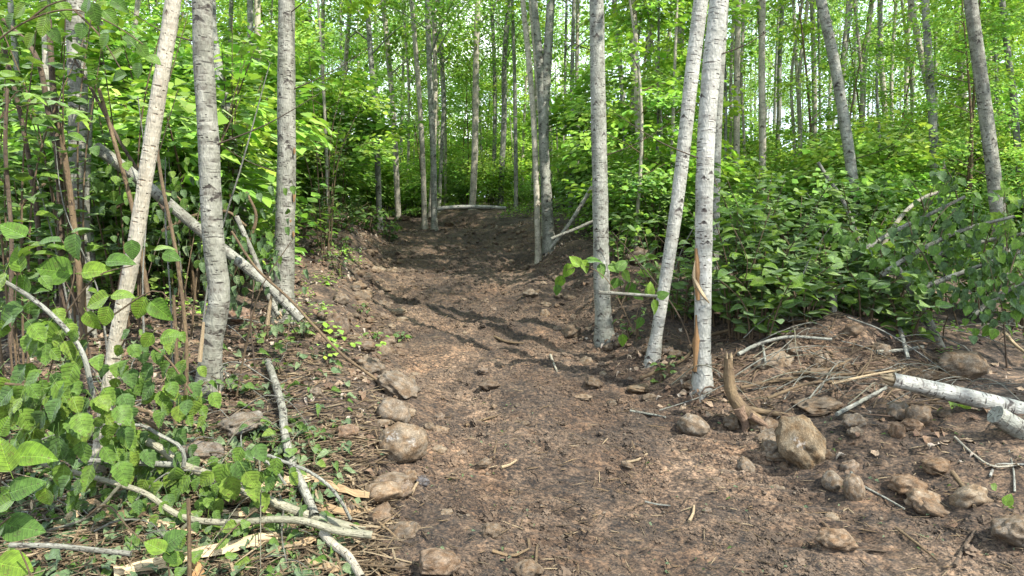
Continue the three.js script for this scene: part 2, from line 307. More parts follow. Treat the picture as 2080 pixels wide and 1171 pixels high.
// a spray of small leaves round a forking twig, about 1 m long along +z; used by the thousand in crowns
function spray(seed, n, size, { flat = 0.5, wideX = 0.42, wideY = 0.25, hang = 0.5, tone = 0.35 } = {}) {
  const r = rng(seed), pos = [], col = [], idx = [], nor = [];
  for (let k = 0; k < n; k++) {
    const t = Math.pow(r(), 0.8), wx = (r() + r() - 1) * wideX * (0.35 + t) * 1.6, wy = (r() + r() - 1) * wideY * 1.6, c = V(wx, wy - 0.15 * t * t, t);
    const ax = V(wx * 0.8 + (r() - 0.5), -hang * r() + (r() - 0.5) * 0.6, 0.4 + r()).normalize(), up = V((r() - 0.5) * 2 * (1 - flat), flat + 0.25 * r(), (r() - 0.5) * 2 * (1 - flat)).normalize();
    const x = up.clone().cross(ax).normalize(), y = ax.clone().cross(x), s = size * mix(0.65, 1.25, r()), w = s * 0.42, b = pos.length / 3, f = (r() - 0.3) * 0.5;
    const v = [[0, 0, -0.5], [-w, f * w, -0.12 * s], [-w * 0.75, f * w, 0.2 * s], [0, -0.1 * s, 0.5], [w * 0.75, f * w, 0.2 * s], [w, f * w, -0.12 * s]];
    const tn = mix(1 - tone, 1 + tone, r()), yl = mix(0.85, 1.2, r());
    v.forEach(([px, py, pz], i) => { const z = i === 0 ? -0.5 * s : i === 3 ? 0.5 * s : pz; pos.push(c.x + x.x * px + y.x * py + ax.x * z, c.y + x.y * px + y.y * py + ax.y * z, c.z + x.z * px + y.z * py + ax.z * z); nor.push(y.x, y.y, y.z); col.push(tn * yl, tn, tn * mix(1.2, 0.8, r())); });
    idx.push(b, b + 5, b + 4, b, b + 4, b + 3, b, b + 3, b + 2, b, b + 2, b + 1);
  }
  const g = new THREE.BufferGeometry();
  g.setAttribute('position', new THREE.Float32BufferAttribute(pos, 3)); g.setAttribute('normal', new THREE.Float32BufferAttribute(nor, 3)); g.setAttribute('color', new THREE.Float32BufferAttribute(col, 3)); g.setIndex(idx); g.computeVertexNormals();
  return g;
}
const S = {
  crown: [spray(101, 85, 0.085), spray(102, 85, 0.08), spray(103, 70, 0.09)],
  layer: [spray(111, 34, 0.175, { flat: 0.68, wideY: 0.14, wideX: 0.5, hang: 0.5 }), spray(112, 40, 0.155, { flat: 0.62, wideY: 0.16, wideX: 0.5, hang: 0.5 })],
  hang: [spray(121, 60, 0.11, { flat: 0.3, wideY: 0.3, hang: 1.6 })],
  low: [spray(131, 40, 0.14, { flat: 0.8, wideY: 0.2, wideX: 0.5 })],
};
function cloud(name, geo, mat, list, parent) {                          // list: [position, axis, normal, size, tint]
  const o = shade(new THREE.InstancedMesh(geo, mat, list.length)), m = new THREE.Matrix4(), c = new THREE.Color();
  list.forEach(([p, a, n, s, k = 1, g = 1], i) => { o.setMatrixAt(i, m.compose(p, facing(a, n), s.isVector3 ? s : V(s, s, s))); o.setColorAt(i, c.setRGB(k * g, k, k * (2 - g))); });
  o.name = name; o.userData.kind = 'stuff'; parent.add(o); return o;
}

// rocks: worn lumps with a few broken faces; radius about 1
function rockShape(seed, detail, { cuts = 3, lump = 0.22, white = null, tint = [1, 1, 1] } = {}) {
  const r = rng(seed), g0 = new THREE.IcosahedronGeometry(1, detail); g0.deleteAttribute('uv'); g0.deleteAttribute('normal');
  const g = mergeVertices(g0, 1e-4), p = g.attributes.position, o = r() * 50, planes = [];
  for (let k = 0; k < cuts; k++) planes.push([V(r() - 0.5, r() - 0.5, r() - 0.5).normalize(), mix(0.62, 0.86, r())]);
  const v = V();
  for (let i = 0; i < p.count; i++) {
    v.fromBufferAttribute(p, i); const n = v.clone();
    let k = 1 + lump * n3(n.x * 1.1 + o, n.y * 1.1, n.z * 1.1) + lump * 0.35 * n3(n.x * 2.7 + o, n.y * 2.7, n.z * 2.7) + 0.03 * n3(n.x * 7 + o, n.y * 7, n.z * 7);
    for (const [q, c] of planes) { const e = n.dot(q) * k; if (e > c) k *= mix(1, c / e, 0.85); }
    p.setXYZ(i, n.x * k, n.y * k, n.z * k);
  }
  g.computeVertexNormals();
  const f = g.toNonIndexed(), q = f.attributes.position, uv = new Float32Array(q.count * 2), col = new Float32Array(q.count * 3);
  const a = V(), b = V(), c = V();
  for (let i = 0; i < q.count; i += 3) {
    a.fromBufferAttribute(q, i); b.fromBufferAttribute(q, i + 1); c.fromBufferAttribute(q, i + 2);
    const n = b.clone().sub(a).cross(c.clone().sub(a)), ax = Math.abs(n.x), ay = Math.abs(n.y), az = Math.abs(n.z);
    [a, b, c].forEach((s, j) => {
      const [x, y] = ax > ay && ax > az ? [s.z, s.y] : ay > az ? [s.x, s.z] : [s.x, s.y];
      uv[(i + j) * 2] = x * 0.4 + o; uv[(i + j) * 2 + 1] = y * 0.4;
      const soil = smooth(-0.1, 0.5, n3(s.x * 1.6 + o, s.y * 1.6, s.z * 1.6) + 0.4 * n3(s.x * 6, s.y * 6 + o, s.z * 6));
      let cc = [mix(0.27, 0.215, soil) * tint[0], mix(0.24, 0.172, soil) * tint[1], mix(0.205, 0.13, soil) * tint[2]];
      if (white) for (const [wp, wr] of white) { const w = (1 - smooth(wr * 0.85, wr, s.distanceTo(wp) + 0.12 * n3(s.x * 6, s.y * 6, s.z * 6))) * smooth(-0.2, 0, n3(s.x * 14 + 4, s.y * 9, s.z * 14)); cc = cc.map((e) => mix(e, 0.5, w * 0.75)); }   // chalky scrape marks left by the machine, as in the photograph
      col.set(cc, (i + j) * 3);
    });
  }
  f.setAttribute('uv', new THREE.BufferAttribute(uv, 2)); f.setAttribute('color', new THREE.BufferAttribute(col, 3));
  return f;
}

// ---------------------------------------------------------------- ground
function soilColor(x, z) {                                              // moist and dry earth of the track, leaf mould beside it
  const D = disturbed(x, z), b = n2(x * 13 + 1, z * 13), red = smooth(0.1, 0.7, n2(x * 0.9 + 21, z * 0.9));
  const dry = smooth(-0.3, 0.8, n2(x * 0.55 + 3, z * 0.55) * 0.6 + n2(x * 1.7, z * 1.7 + 5) * 0.4 + n2(x * 6, z * 6) * 0.22);
  const dirt = [mix(0.102, 0.235, dry), mix(0.072, 0.169, dry), mix(0.047, 0.113, dry)].map((c, q) => c * (1 + 0.12 * b) * [mix(1, 1.06, red), 1, mix(1, 0.94, red)][q]);
  const m = smooth(-0.3, 0.4, n2(x * 2.1, z * 2.1) + 0.5 * n2(x * 7, z * 7)), floor = [mix(0.11, 0.2, m), mix(0.08, 0.145, m), mix(0.055, 0.098, m)].map((c) => c * (1 + 0.3 * b));
  return dirt.map((c, q) => mix(floor[q], c, D));
}
{
  const axis = (spans) => { const out = []; for (const [a, b, s0, s1] of spans) { let x = a; while (x < b - 1e-6) { out.push(x); x += mix(s0, s1, (x - a) / (b - a)); } } out.push(spans[spans.length - 1][1]); return out; };
  const xs = axis([[-170, -12, 16, 1.2], [-12, -3, 0.5, 0.04], [-3, -1.4, 0.025, 0.012], [-1.4, 2.6, 0.0115, 0.0115], [2.6, 3.6, 0.014, 0.03], [3.6, 12, 0.05, 0.5], [12, 170, 1.2, 16]]);
  const ds = axis([[-25, 2.2, 2.5, 0.2], [2.2, 5, 0.0105, 0.0115], [5, 8, 0.014, 0.028], [8, 13, 0.03, 0.06], [13, 20, 0.06, 0.14], [20, 45, 0.25, 1.2], [45, 260, 2, 20]]);
  const pos = new Float32Array(xs.length * ds.length * 3), col = new Float32Array(pos.length), uv = new Float32Array(xs.length * ds.length * 2), idx = [];
  let k = 0;
  for (const d of ds) for (const x of xs) {
    const z = -d, y = H(x, z); pos.set([x, y, z], k * 3); uv.set([(x + 0.6 * y) / 1.3 + 0.03 * n2(x * 0.5, z * 0.5), (z - 1.1 * y) / 1.3 + 0.03 * n2(x * 0.5 + 9, z * 0.5)], k * 2);
    col.set(soilColor(x, z), k * 3); k++;
  }
  for (let j = 0; j < ds.length - 1; j++) for (let i = 0; i < xs.length - 1; i++) { const a = j * xs.length + i, b = a + xs.length; idx.push(a, a + 1, b, b, a + 1, b + 1); }
  const g = new THREE.BufferGeometry();
  g.setAttribute('position', new THREE.BufferAttribute(pos, 3)); g.setAttribute('color', new THREE.BufferAttribute(col, 3)); g.setAttribute('uv', new THREE.BufferAttribute(uv, 2)); g.setIndex(idx); g.computeVertexNormals();
  solo('ground', g, M.soil, 'churned brown earth track climbing through the woods with leaf-strewn banks', 'ground', null, 'structure');
}

// ---------------------------------------------------------------- standing trees
function growCrown(parent, r, top, from, to, radius, count, geo, mat, lean = V(0, 0, 0), limbs = 9, limbMat = M.far) {   // top(y): the trunk's axis at a height, in the parent's axes
  const list = [], wood = [];
  for (let k = 0; k < limbs; k++) {
    const t = (k + r()) / limbs, y = mix(from, to, t * 0.92), a = k * 2.4 + r(), len = radius * mix(1.05, 0.45, t) * mix(0.7, 1.15, r()), p = top(y), e = p.clone().add(V(Math.cos(a) * len, len * mix(0.35, 0.9, r()), Math.sin(a) * len));
    wood.push(tube([p, p.clone().lerp(e, 0.5).add(V(0, len * 0.08, 0)), e], [0.016 + 0.004 * radius, 0.011, 0.004], { sides: 4, step: 0.5, cap: false, seed: k }));
    const m = Math.round(count / limbs);
    for (let q = 0; q < m; q++) {
      const s = mix(0.2, 1.05, Math.sqrt(r())), c = p.clone().lerp(e, s).add(V((r() - 0.5) * 0.9, (r() - 0.5) * 0.9, (r() - 0.5) * 0.9).multiplyScalar(radius * 0.55)), ax = V(Math.cos(a) + (r() - 0.5) * 2.2, (r() - 0.55) * 1.2, Math.sin(a) + (r() - 0.5) * 2.2);
      list.push([c, ax, V((r() - 0.5) * 0.8, 1, (r() - 0.5) * 0.8), mix(0.6, 1.05, r()), mix(0.75, 1.2, r()), mix(0.92, 1.12, r())]);
    }
  }
  part('limbs', mergeGeometries(wood), limbMat, parent).userData.kind = 'stuff';
  return cloud('crown', geo, mat, list, parent);
}
// pts: the trunk's axis from its foot up, in photograph pixels; w: its width there
function tree(name, label, group, seed, pts, w0, w1, { d = null, mat = M.grey, high = 11, from = 0.42, radius = 1.3, sprays = 50, crown = M.crown, geo = S.crown[seed % 3], sides = 16, rough = 0.045, lean = 0.35 } = {}) {
  const r = rng(seed), foot = d ? null : hit(...pts[0]), D = d ?? -foot.z;
  const axis = pts.map(([x, y]) => at(x, y, D));
  if (d) { const g = H(axis[0].x, -D); while (axis.length > 2 && axis[1].y < g + 0.45) axis.splice(0, 1); if (axis[0].y > g - 0.02) { const dir = axis[0].clone().sub(axis[1]).normalize(); axis.unshift(axis[0].clone().addScaledVector(dir, (axis[0].y - g) / Math.max(0.3, -dir.y))); axis[0].y = g; } if (axis[1].distanceTo(axis[0]) < 0.45 && axis.length > 2) axis.splice(1, 1); }
  const base = axis[0].clone(); base.y = H(base.x, base.z);
  const r0 = w0 * D / FOCAL / 2, r1 = w1 * D / FOCAL / 2;
  const measured = axis.length, radii = axis.map((p, i) => mix(r0, r1, i / (measured - 1)));
  const last = axis[measured - 1], dir = last.clone().sub(axis[measured - 2]).normalize();
  let p = last.clone();
  for (let k = 1; k <= 4; k++) { dir.lerp(V(dir.x * 0.5, 1, (r() - 0.5) * 0.12), lean).normalize(); p = p.clone().addScaledVector(dir, Math.max(0.6, (base.y + high - last.y) / 4)); axis.push(p); radii.push(r1 * mix(1, 0.2, k / 4)); }
  const down = axis[1].clone().sub(axis[0]).normalize();
  axis[0].addScaledVector(down, 0.2); axis.unshift(axis[0].clone().addScaledVector(down, -0.5), axis[0].clone().addScaledVector(down, -0.2)); radii.unshift(radii[0] * 1.65, radii[0] * 1.28);
  const o = thing(name, label, 'tree', base, group), loc = local(axis, base);
  const trunk = part('trunk', tube(loc, radii, { sides, step: D < 8 ? 0.07 : 0.2, rough, seed: seed * 1.7, flare: 0.45 }), mat, o);
  const curve = new THREE.CatmullRomCurve3(loc, false, 'centripetal'), samples = curve.getPoints(60), topY = loc[loc.length - 1].y;
  const top = (y) => samples.reduce((a, b) => Math.abs(b.y - y) < Math.abs(a.y - y) ? b : a).clone();
  if (sprays) growCrown(o, r, top, topY * from, topY, radius, sprays, geo, crown, undefined, 8, mat);
  o.userData.axis = undefined;
  return { o, r, top, base, D, trunk };
}
function deadTwig(t, y, a, len, rad = 0.006) {                          // bare side branch of a trunk
  const p = t.top(y), e = V(Math.cos(a) * len, len * 0.45, Math.sin(a) * len), m = p.clone().addScaledVector(e, 0.5).add(V(0, -0.04, 0.02));
  part('branch', tube([p, m, p.clone().add(e)], [rad, rad * 0.7, rad * 0.3], { sides: 5, step: 0.1 }), M.brown, t.trunk);
}
const T = {};
T.lean = tree('aspen_tree', 'slim cream-barked trunk leaning over the fallen branches and broad green leaves', null, 1, [[198, 940], [222, 780], [243, 650], [268, 530], [300, 330], [330, 140], [352, 0]], 28, 29, { d: 3.75, mat: M.cream, high: 8, sprays: 0, rough: 0.06, lean: 0.15 });
T.bend = tree('aspen_tree', 'stout grey aspen trunk with swollen bent foot on the littered bank', null, 2, [[424, 795], [428, 700], [445, 610], [432, 480], [424, 300], [414, 140], [410, 0]], 45, 38, { mat: M.grey, high: 11, sprays: 24, from: 0.6 });
T.scar = tree('aspen_tree', 'straight grey aspen with orange scrape marks beside the leaf-littered slope', null, 3, [[575, 640], [578, 480], [582, 330], [581, 160], [582, 0]], 42, 32, { mat: M.grey, high: 11, sprays: 24, from: 0.6 });
T.dark = tree('aspen_tree', 'dark blotchy trunk behind the broad-leaved bush and thin reddish stems', null, 4, [[165, 560], [160, 400], [158, 200], [150, 0]], 38, 34, { d: 5.4, mat: M.grey, high: 11, sprays: 30, from: 0.6 });
T.back = tree('aspen_tree', 'thin curved aspen leaning away behind the stout bent-footed trunk', null, 5, [[500, 520], [488, 400], [468, 270], [450, 170], [433, 80], [428, 0]], 20, 17, { d: 7.5, mat: M.silver, high: 9, sprays: 30, from: 0.55 });
T.edge = tree('aspen_tree', 'straight pale grey aspen at the edge of the dirt track', null, 6, [[1228, 690], [1222, 560], [1219, 380], [1215, 200], [1212, 0]], 34, 29, { mat: M.silver, high: 12, sprays: 24, from: 0.55 });
T.slant = tree('birch_tree', 'white birch slanting towards its upright torn-barked neighbour', null, 7, [[1326, 728], [1345, 610], [1366, 480], [1386, 330], [1402, 180], [1424, 0]], 24, 29, { mat: M.pale, high: 11, sprays: 24, from: 0.55 });
T.torn = tree('birch_tree', 'white birch with a strip of bark torn off above its foot', null, 8, [[1427, 778], [1428, 620], [1430, 460], [1433, 320], [1444, 150], [1461, 0]], 33, 37, { mat: M.pale, high: 12, sprays: 24, from: 0.55 });
T.twin = tree('aspen_tree', 'slim grey aspen half hidden behind the torn-barked birch', null, 9, [[1452, 470], [1455, 330], [1462, 160], [1472, 0]], 20, 17, { d: 7.8, mat: M.silver, high: 11, sprays: 40, from: 0.5 });
T.berm = tree('aspen_tree', 'grey aspen on the dark raised bank with a fork above the shrubs', null, 10, [[1116, 512], [1110, 400], [1104, 260], [1112, 120], [1119, 0]], 25, 16, { mat: M.silver, high: 11, sprays: 40, from: 0.5 });
for (const [k, pts] of [[[1104, 230], [1096, 120], [1085, 0]]].entries()) {                           // its second stem
  const a = local(pts.map(([x, y]) => at(x, y, T.berm.D)), T.berm.base); a.push(a[2].clone().add(V(-0.1, 2, 0)), a[2].clone().add(V(-0.1, 5, 0)));
  part('fork', tube(a, [0.075, 0.06, 0.05, 0.03, 0.01], { sides: 12, step: 0.2, seed: k }), M.silver, T.berm.trunk);
}
T.east = tree('aspen_tree', 'pale aspen curving over the broad-leaved thicket beside a bare grey snag', null, 11, [[1738, 430], [1728, 330], [1708, 200], [1690, 100], [1668, 0]], 22, 20, { d: 8.6, mat: M.silver, high: 11, sprays: 24, from: 0.4 });
T.rim = tree('aspen_tree', 'rough-barked aspen beside the tangle of dark drooping leaves', null, 12, [[2026, 420], [2012, 300], [1992, 150], [1972, 0]], 28, 24, { d: 7.6, mat: M.grey, high: 11, sprays: 24, from: 0.4 });
for (const [t, ys] of [[T.scar, [[1.2, 3.4], [1.9, 0.2], [2.5, 0.6]]], [T.bend, [[1.5, 0.1], [2.2, 3.2]]], [T.edge, [[1.8, 0.3], [2.7, 2.9]]], [T.torn, [[1.6, 2.9], [2.4, 0.4]]], [T.east, [[1.3, 0.3], [2.0, 3.3], [2.6, 0.2]]], [T.rim, [[1.2, 3.0], [2.1, 3.4]]]]) for (const [y, a] of ys) deadTwig(t, y, a, 0.35 + 0.5 * t.r());
{ // torn bark on the birch: bare wood, a hanging splinter; scrapes on the grey aspen
  const o = T.torn.trunk, b = T.torn.base, D = T.torn.D, q = (x, y, dd = 0) => at(x, y, D - dd).sub(b);
  part('bare_wood', tube([q(1414, 505, 0.03), q(1416, 560, 0.036), q(1418, 610, 0.04)], [0.008, 0.025, 0.014], { sides: 9, step: 0.02, rough: 0.4, seed: 3 }), M.innerBark, o);
  part('bare_wood', tube([q(1415, 640, 0.03), q(1415, 690, 0.03), q(1414, 720, 0.03), q(1413, 755, 0.03)], [0.006, 0.022, 0.016, 0.02], { sides: 9, step: 0.02, rough: 0.4, seed: 5 }), M.innerBark, o);
  part('splinter', tube([q(1406, 558, 0.07), q(1416, 580, 0.10), q(1428, 600, 0.10), q(1441, 616, 0.08)], [0.006, 0.017, 0.014, 0.004], { sides: 5, step: 0.03, rough: 0.25 }), M.wood, o);
  part('splinter', tube([q(1412, 530, 0.05), q(1409, 560, 0.075), q(1412, 585, 0.08)], [0.004, 0.013, 0.008], { sides: 5, step: 0.03, rough: 0.25 }), M.wood, o);
  const s = T.scar.trunk, sb = T.scar.base, sd = T.scar.D;
  for (const [x, y, l] of [[596, 385, 26], [588, 442, 14], [597, 300, 14], [595, 470, 12]]) part('scrape', tube([at(x, y, sd - 0.045).sub(sb), at(x + 1, y + l / 2, sd - 0.05).sub(sb), at(x, y + l, sd - 0.045).sub(sb)], [0.004, 0.014, 0.004], { sides: 6, step: 0.03, rough: 0.3 }), M.innerBark, s);
}
// the grove along and beyond the track: [foot x, foot y, middle x, top x, width, distance]
const grove = [
  [770, 432, 757, 745, 12, 15.5], [806, 380, 792, 778, 12, 17], [862, 445, 850, 836, 11, 15.6], [882, 455, 874, 868, 13, 15.2], [874, 440, 884, 880, 10, 16.4], [960, 410, 966, 970, 14, 17], [1020, 330, 1024, 1034, 12, 19], [1092, 470, 1080, 1062, 13, 11], [1106, 470, 1094, 1078, 11, 12.5],
  [1160, 400, 1162, 1166, 9, 17], [1173, 400, 1172, 1174, 9, 18], [1300, 485, 1294, 1287, 14, 10.5], [1275, 400, 1262, 1248, 11, 13], [1322, 330, 1318, 1330, 10, 16], [1350, 300, 1356, 1366, 9, 18], [1385, 280, 1382, 1378, 11, 14],
  [1492, 440, 1497, 1500, 14, 11], [1547, 455, 1548, 1549, 15, 10.5], [1578, 330, 1584, 1590, 10, 16], [1625, 330, 1618, 1612, 8, 18], [1652, 350, 1654, 1650, 11, 14], [1700, 360, 1712, 1728, 14, 12], [1745, 330, 1756, 1772, 12, 14], [1800, 300, 1790, 1788, 12, 16], [1898, 350, 1888, 1880, 17, 9.5], [1912, 330, 1876, 1850, 14, 10.5], [1960, 330, 1950, 1944, 12, 13], [2066, 280, 2048, 2036, 13, 10], [2000, 330, 2010, 2020, 10, 14], [1835, 330, 1842, 1850, 9, 17],
  [510, 400, 510, 508, 14, 12], [527, 380, 524, 522, 15, 12.5], [650, 400, 655, 656, 9, 16], [620, 390, 622, 630, 8, 17], [690, 400, 700, 712, 10, 17], [95, 420, 96, 92, 20, 7.2], [40, 380, 34, 20, 12, 8], [250, 380, 262, 280, 11, 11], [360, 360, 352, 340, 11, 12], [470, 380, 466, 470, 10, 13], [300, 360, 306, 318, 9, 14], [390, 330, 396, 404, 9, 15], [215, 400, 210, 200, 12, 9.5],
];
{ const r = rng(199); for (let k = 0; k < 30; k++) { const fx = k < 22 ? mix(1250, 2070, (k + r()) / 22) : mix(800, 1180, (k - 22 + r()) / 8), d = k < 22 ? mix(11, 17, r()) : mix(17.5, 21, r()); grove.push([fx, 400, fx + (r() - 0.5) * 16, fx + (r() - 0.5) * 40, mix(5.5, 9, r()), d]); } }
grove.forEach(([fx, fy, mx, tx, w, d], k) => {
  const dense = d < 12 && fx > 1250;
  tree('grove_aspen', ['green-crowned ', 'yellow-green-crowned ', 'leafy ', 'dark-crowned '][k % 4] + (fx > 1240 ? 'slender aspen standing in the shrub thicket beyond the white birches' : fx > 740 ? 'slender pale aspen at the crest of the dirt track' : 'slender aspen in the green undergrowth behind the grey trunks'), fx > 1240 ? 'aspens beyond the birches' : fx > 740 ? 'aspens at the crest' : 'aspens behind the grey trunks', 200 + k, [[fx, fy], [(fx + mx) / 2 + 2, fy * 0.7], [mx, fy * 0.4], [tx, 0]], w, w * 0.85, { d, mat: k % 3 ? M.far : M.silver, high: mix(8.5, 11.5, (k * 0.37) % 1), from: d > 14 ? 0.36 : 0.42, radius: 1.25, sprays: fx > 740 && fx < 1240 ? 32 : d < 13 ? 13 : 24, crown: [M.crown, M.crownYellow, M.crown, M.crownDeep][k % 4], sides: 9, rough: 0.03 });
});
// more of the same wood farther off and outside the picture: copies of six grown trees
const stock = [];
for (let k = 0; k < 6; k++) {
  const r = rng(400 + k), o = new THREE.Group(), high = mix(9, 12.5, r()), b1 = (r() - 0.5) * 0.5, b2 = (r() - 0.5) * 0.5;
  const axis = [V(0, -0.25, 0), V(0, 0.4, 0), V(b1 * 0.4, high * 0.3, b2 * 0.3), V(b1, high * 0.6, b2), V(b1 * 0.6, high, b2 * 0.4)];
  part('trunk', tube(axis, [0.07, 0.056, 0.048, 0.036, 0.01], { sides: 8, step: 0.4, rough: 0.03, seed: k }), k % 3 ? M.far : M.silver, o);
  const pts = new THREE.CatmullRomCurve3(axis).getPoints(40), top = (y) => pts.reduce((a, b) => Math.abs(b.y - y) < Math.abs(a.y - y) ? b : a).clone();
  growCrown(o, r, top, high * 0.34, high, 1.5, 66, S.crown[k % 3], [M.crown, M.crownYellow, M.crown, M.crownDeep, M.crown, M.crownYellow][k], undefined, 11);
  stock.push(o);
}
function plant(source, name, label, category, group, x, z, s, turn) {
  const o = source.clone(); o.name = numbered(name); o.position.set(x, H(x, z) - 0.02, z); o.scale.setScalar(s); o.rotation.y = turn; scene.add(o); tag(o, label, category, group); return o;
}
{
  const r = rng(77), put = [];
  const free = (x, z, m) => put.every(([a, b]) => (a - x) ** 2 + (b - z) ** 2 > m * m);
  let tries = 0;
  while (put.length < 150 && tries++ < 6000) {
    const d = mix(18, 46, Math.pow(r(), 0.8)), x = (r() - 0.5) * (1.62 * d + 6), px = 1040 + x / d * FOCAL;
    if (Math.abs(x - trackX(d)) < 1.6 && d < 20) continue;
    if (px > 690 && px < 1050 && r() < 0.15) continue;
    if (!free(x, -d, 1.25)) continue;
    if (x > -1 && x < 14 && d < 27 && r() < 0.5) continue;
    put.push([x, -d]);
    plant(stock[put.length % 6], 'distant_aspen', ['green-crowned', 'yellow-green-crowned', 'pale-trunked green-crowned', 'dark-crowned', 'pale-trunked bushy', 'yellow-green-crowned'][put.length % 6] + ' ' + (px < 700 ? 'far slender aspen behind the leafy bank' : px < 1100 ? 'far slender aspen beyond the top of the track' : 'far slender aspen deep behind the birch trunks'), 'tree', px < 700 ? 'far aspens behind the bank' : px < 1100 ? 'far aspens beyond the crest' : 'far aspens behind the birches', x, -d, mix(0.8, 1.15, r()), r() * 6.3);
  }
  // trees outside the picture whose crowns break up the sunlight on the track
  for (const [x, z, s] of [[6.6, -3.4, 0.9], [7.0, -7.2, 1.05], [8.8, -5.4, 1.1], [8.4, -9.8, 1.1], [10.8, -8.2, 1.1], [7.6, -0.9, 0.95], [-8, -6, 1], [-7, -9.5, 1], [-9.5, -11.5, 1.1]]) plant(stock[Math.floor(r() * 6)], 'bordering_aspen', 'aspen of the wood bordering the cleared strip', 'tree', 'aspens bordering the clearing', x, z, s, r() * 6.3);
}

// ---------------------------------------------------------------- undergrowth: saplings and shrubs farther back (leaves too small to pick apart)
const bushes = [];
for (let k = 0; k < 6; k++) {
  const r = rng(500 + k), o = new THREE.Group(), list = [], high = [2.2, 1.6, 2.8, 3.4, 1.2, 2.4][k], stems = 4 + k % 3;
  for (let s = 0; s < stems; s++) {
    const a = s / stems * 6.3 + r(), out = high * mix(0.15, 0.45, r()), e = V(Math.cos(a) * out, high * mix(0.7, 1, r()), Math.sin(a) * out), m = V(e.x * 0.35, e.y * 0.55, e.z * 0.35);
    part('stem', tube([V(Math.cos(a) * 0.05, -0.1, Math.sin(a) * 0.05), m, e], [0.014, 0.01, 0.004], { sides: 4, step: 0.3, cap: false, seed: s }), M.stem, o);
    const n = Math.round(high * 6);
    for (let q = 0; q < n; q++) {
      const t = mix(0.12, 1, Math.pow(r(), 0.8)), p = t < 0.5 ? m.clone().multiplyScalar(t * 2) : m.clone().lerp(e, t * 2 - 1), b = r() * 6.3;
      list.push([p, V(Math.cos(b), (r() - 0.4) * 0.5, Math.sin(b)), V((r() - 0.5) * 0.5, 1, (r() - 0.5) * 0.5), mix(0.5, 0.95, r()), mix(0.7, 1.2, r()), mix(0.9, 1.1, r())]);
    }
  }
  cloud('foliage', k % 2 ? S.layer[k % 2] : k === 4 ? S.low[0] : S.layer[0], [M.under, M.underDeep, M.under, M.crown, M.underDeep, M.crownYellow][k], list, o);
  bushes.push(o);
}
{
  const r = rng(88), put = [];
  const zone = (count, d0, d1, x0, x1, gap, kinds, s0, s1, label, group, clear = () => false) => {
    let done = 0, tries = 0;
    while (done < count && tries++ < 3000) {
      const d = mix(d0, d1, r()), px = mix(x0, x1, r()), x = (px - 1040) / FOCAL * d, z = -d;
      if (x > trackX(d) - trackW(d) - 0.7 && x < trackX(d) + trackW(d) + 0.5 && d < 18.2 || clear(px, d)) continue;
      if (put.some(([a, b]) => (a - x) ** 2 + (b - z) ** 2 < gap * gap)) continue;
      put.push([x, z]); done++;
      plant(bushes[kinds[done % kinds.length]], 'understory_shrub', ['bright green', 'dark green', 'tall bright', 'towering', 'squat dark green', 'yellow-green'][kinds[done % kinds.length]] + ' ' + label, 'shrub', group, x, z, mix(s0, s1, r()), r() * 6.3);
    }
  };
  zone(30, 6.6, 12, -250, 560, 0.75, [0, 1, 5, 4, 2], 0.75, 1.1, 'leafy shrub crowding the bank behind the grey trunks', 'shrubs behind the grey trunks', (px, d) => px > 400 && d < 8);
  zone(34, 12, 19, -200, 740, 1.0, [0, 2, 5, 3, 1], 0.8, 1.2, 'leafy shrub far up the littered bank', 'shrubs far up the bank', (px, d) => px > 560 && d < 14);
  zone(30, 18.2, 27, 640, 1150, 1.0, [0, 4, 5, 4, 0], 0.5, 0.85, 'leafy shrub beyond the top of the track', 'shrubs beyond the crest');
  zone(34, 27, 40, 560, 1220, 1.1, [3, 2, 5, 0], 1.0, 1.5, 'leafy shrub far beyond the top of the track', 'shrubs far beyond the crest');
  zone(38, 8.6, 14, 1200, 2300, 0.8, [0, 1, 5, 1, 4], 0.55, 0.9, 'leafy shrub in the thicket behind the white birches', 'shrubs behind the birches', (px, d) => px < 1300 && d < 10.5);
  zone(30, 14, 22, 1120, 2250, 1.1, [5, 0, 2, 1], 0.7, 1.1, 'leafy shrub deep behind the white birches', 'shrubs deep behind the birches');
}
const saplings = [];
for (let k = 0; k < 4; k++) {
  const r = rng(560 + k), o = new THREE.Group(), high = mix(3.6, 6.2, r()), list = [], axis = [V(0, -0.1, 0), V((r() - 0.5) * 0.3, high * 0.4, (r() - 0.5) * 0.3), V((r() - 0.5) * 0.7, high, (r() - 0.5) * 0.7)];
  const trunk = part('trunk', tube(axis, [0.03, 0.022, 0.006], { sides: 6, step: 0.4, cap: false, seed: k }), k % 2 ? M.far : M.stem, o), c = new THREE.CatmullRomCurve3(axis);
  for (let q = 0; q < 15; q++) {
    const t = mix(0.2, 0.98, (q + r()) / 15), p = c.getPoint(t), a = q * 2.4, l = mix(0.9, 0.3, t) * mix(0.7, 1.2, r()), e = p.clone().add(V(Math.cos(a) * l, l * 0.35, Math.sin(a) * l));
    part('branch', tube([p, p.clone().lerp(e, 0.5).add(V(0, 0.05, 0)), e], [0.008, 0.006, 0.003], { sides: 4, step: 0.4, cap: false }), M.stem, trunk);
    for (let s = 0; s < 4; s++) list.push([p.clone().lerp(e, mix(0.25, 0.9, r())), V(Math.cos(a) + (r() - 0.5) * 1.6, (r() - 0.6) * 0.5, Math.sin(a) + (r() - 0.5) * 1.6), V((r() - 0.5) * 0.7, 1, (r() - 0.5) * 0.7), mix(0.4, 0.75, r()), mix(0.8, 1.2, r()), mix(0.92, 1.1, r())]);
  }
  cloud('crown', k % 2 ? S.layer[1] : S.crown[2], [M.crownYellow, M.under, M.crown, M.crownYellow][k], list, o); saplings.push(o);
}
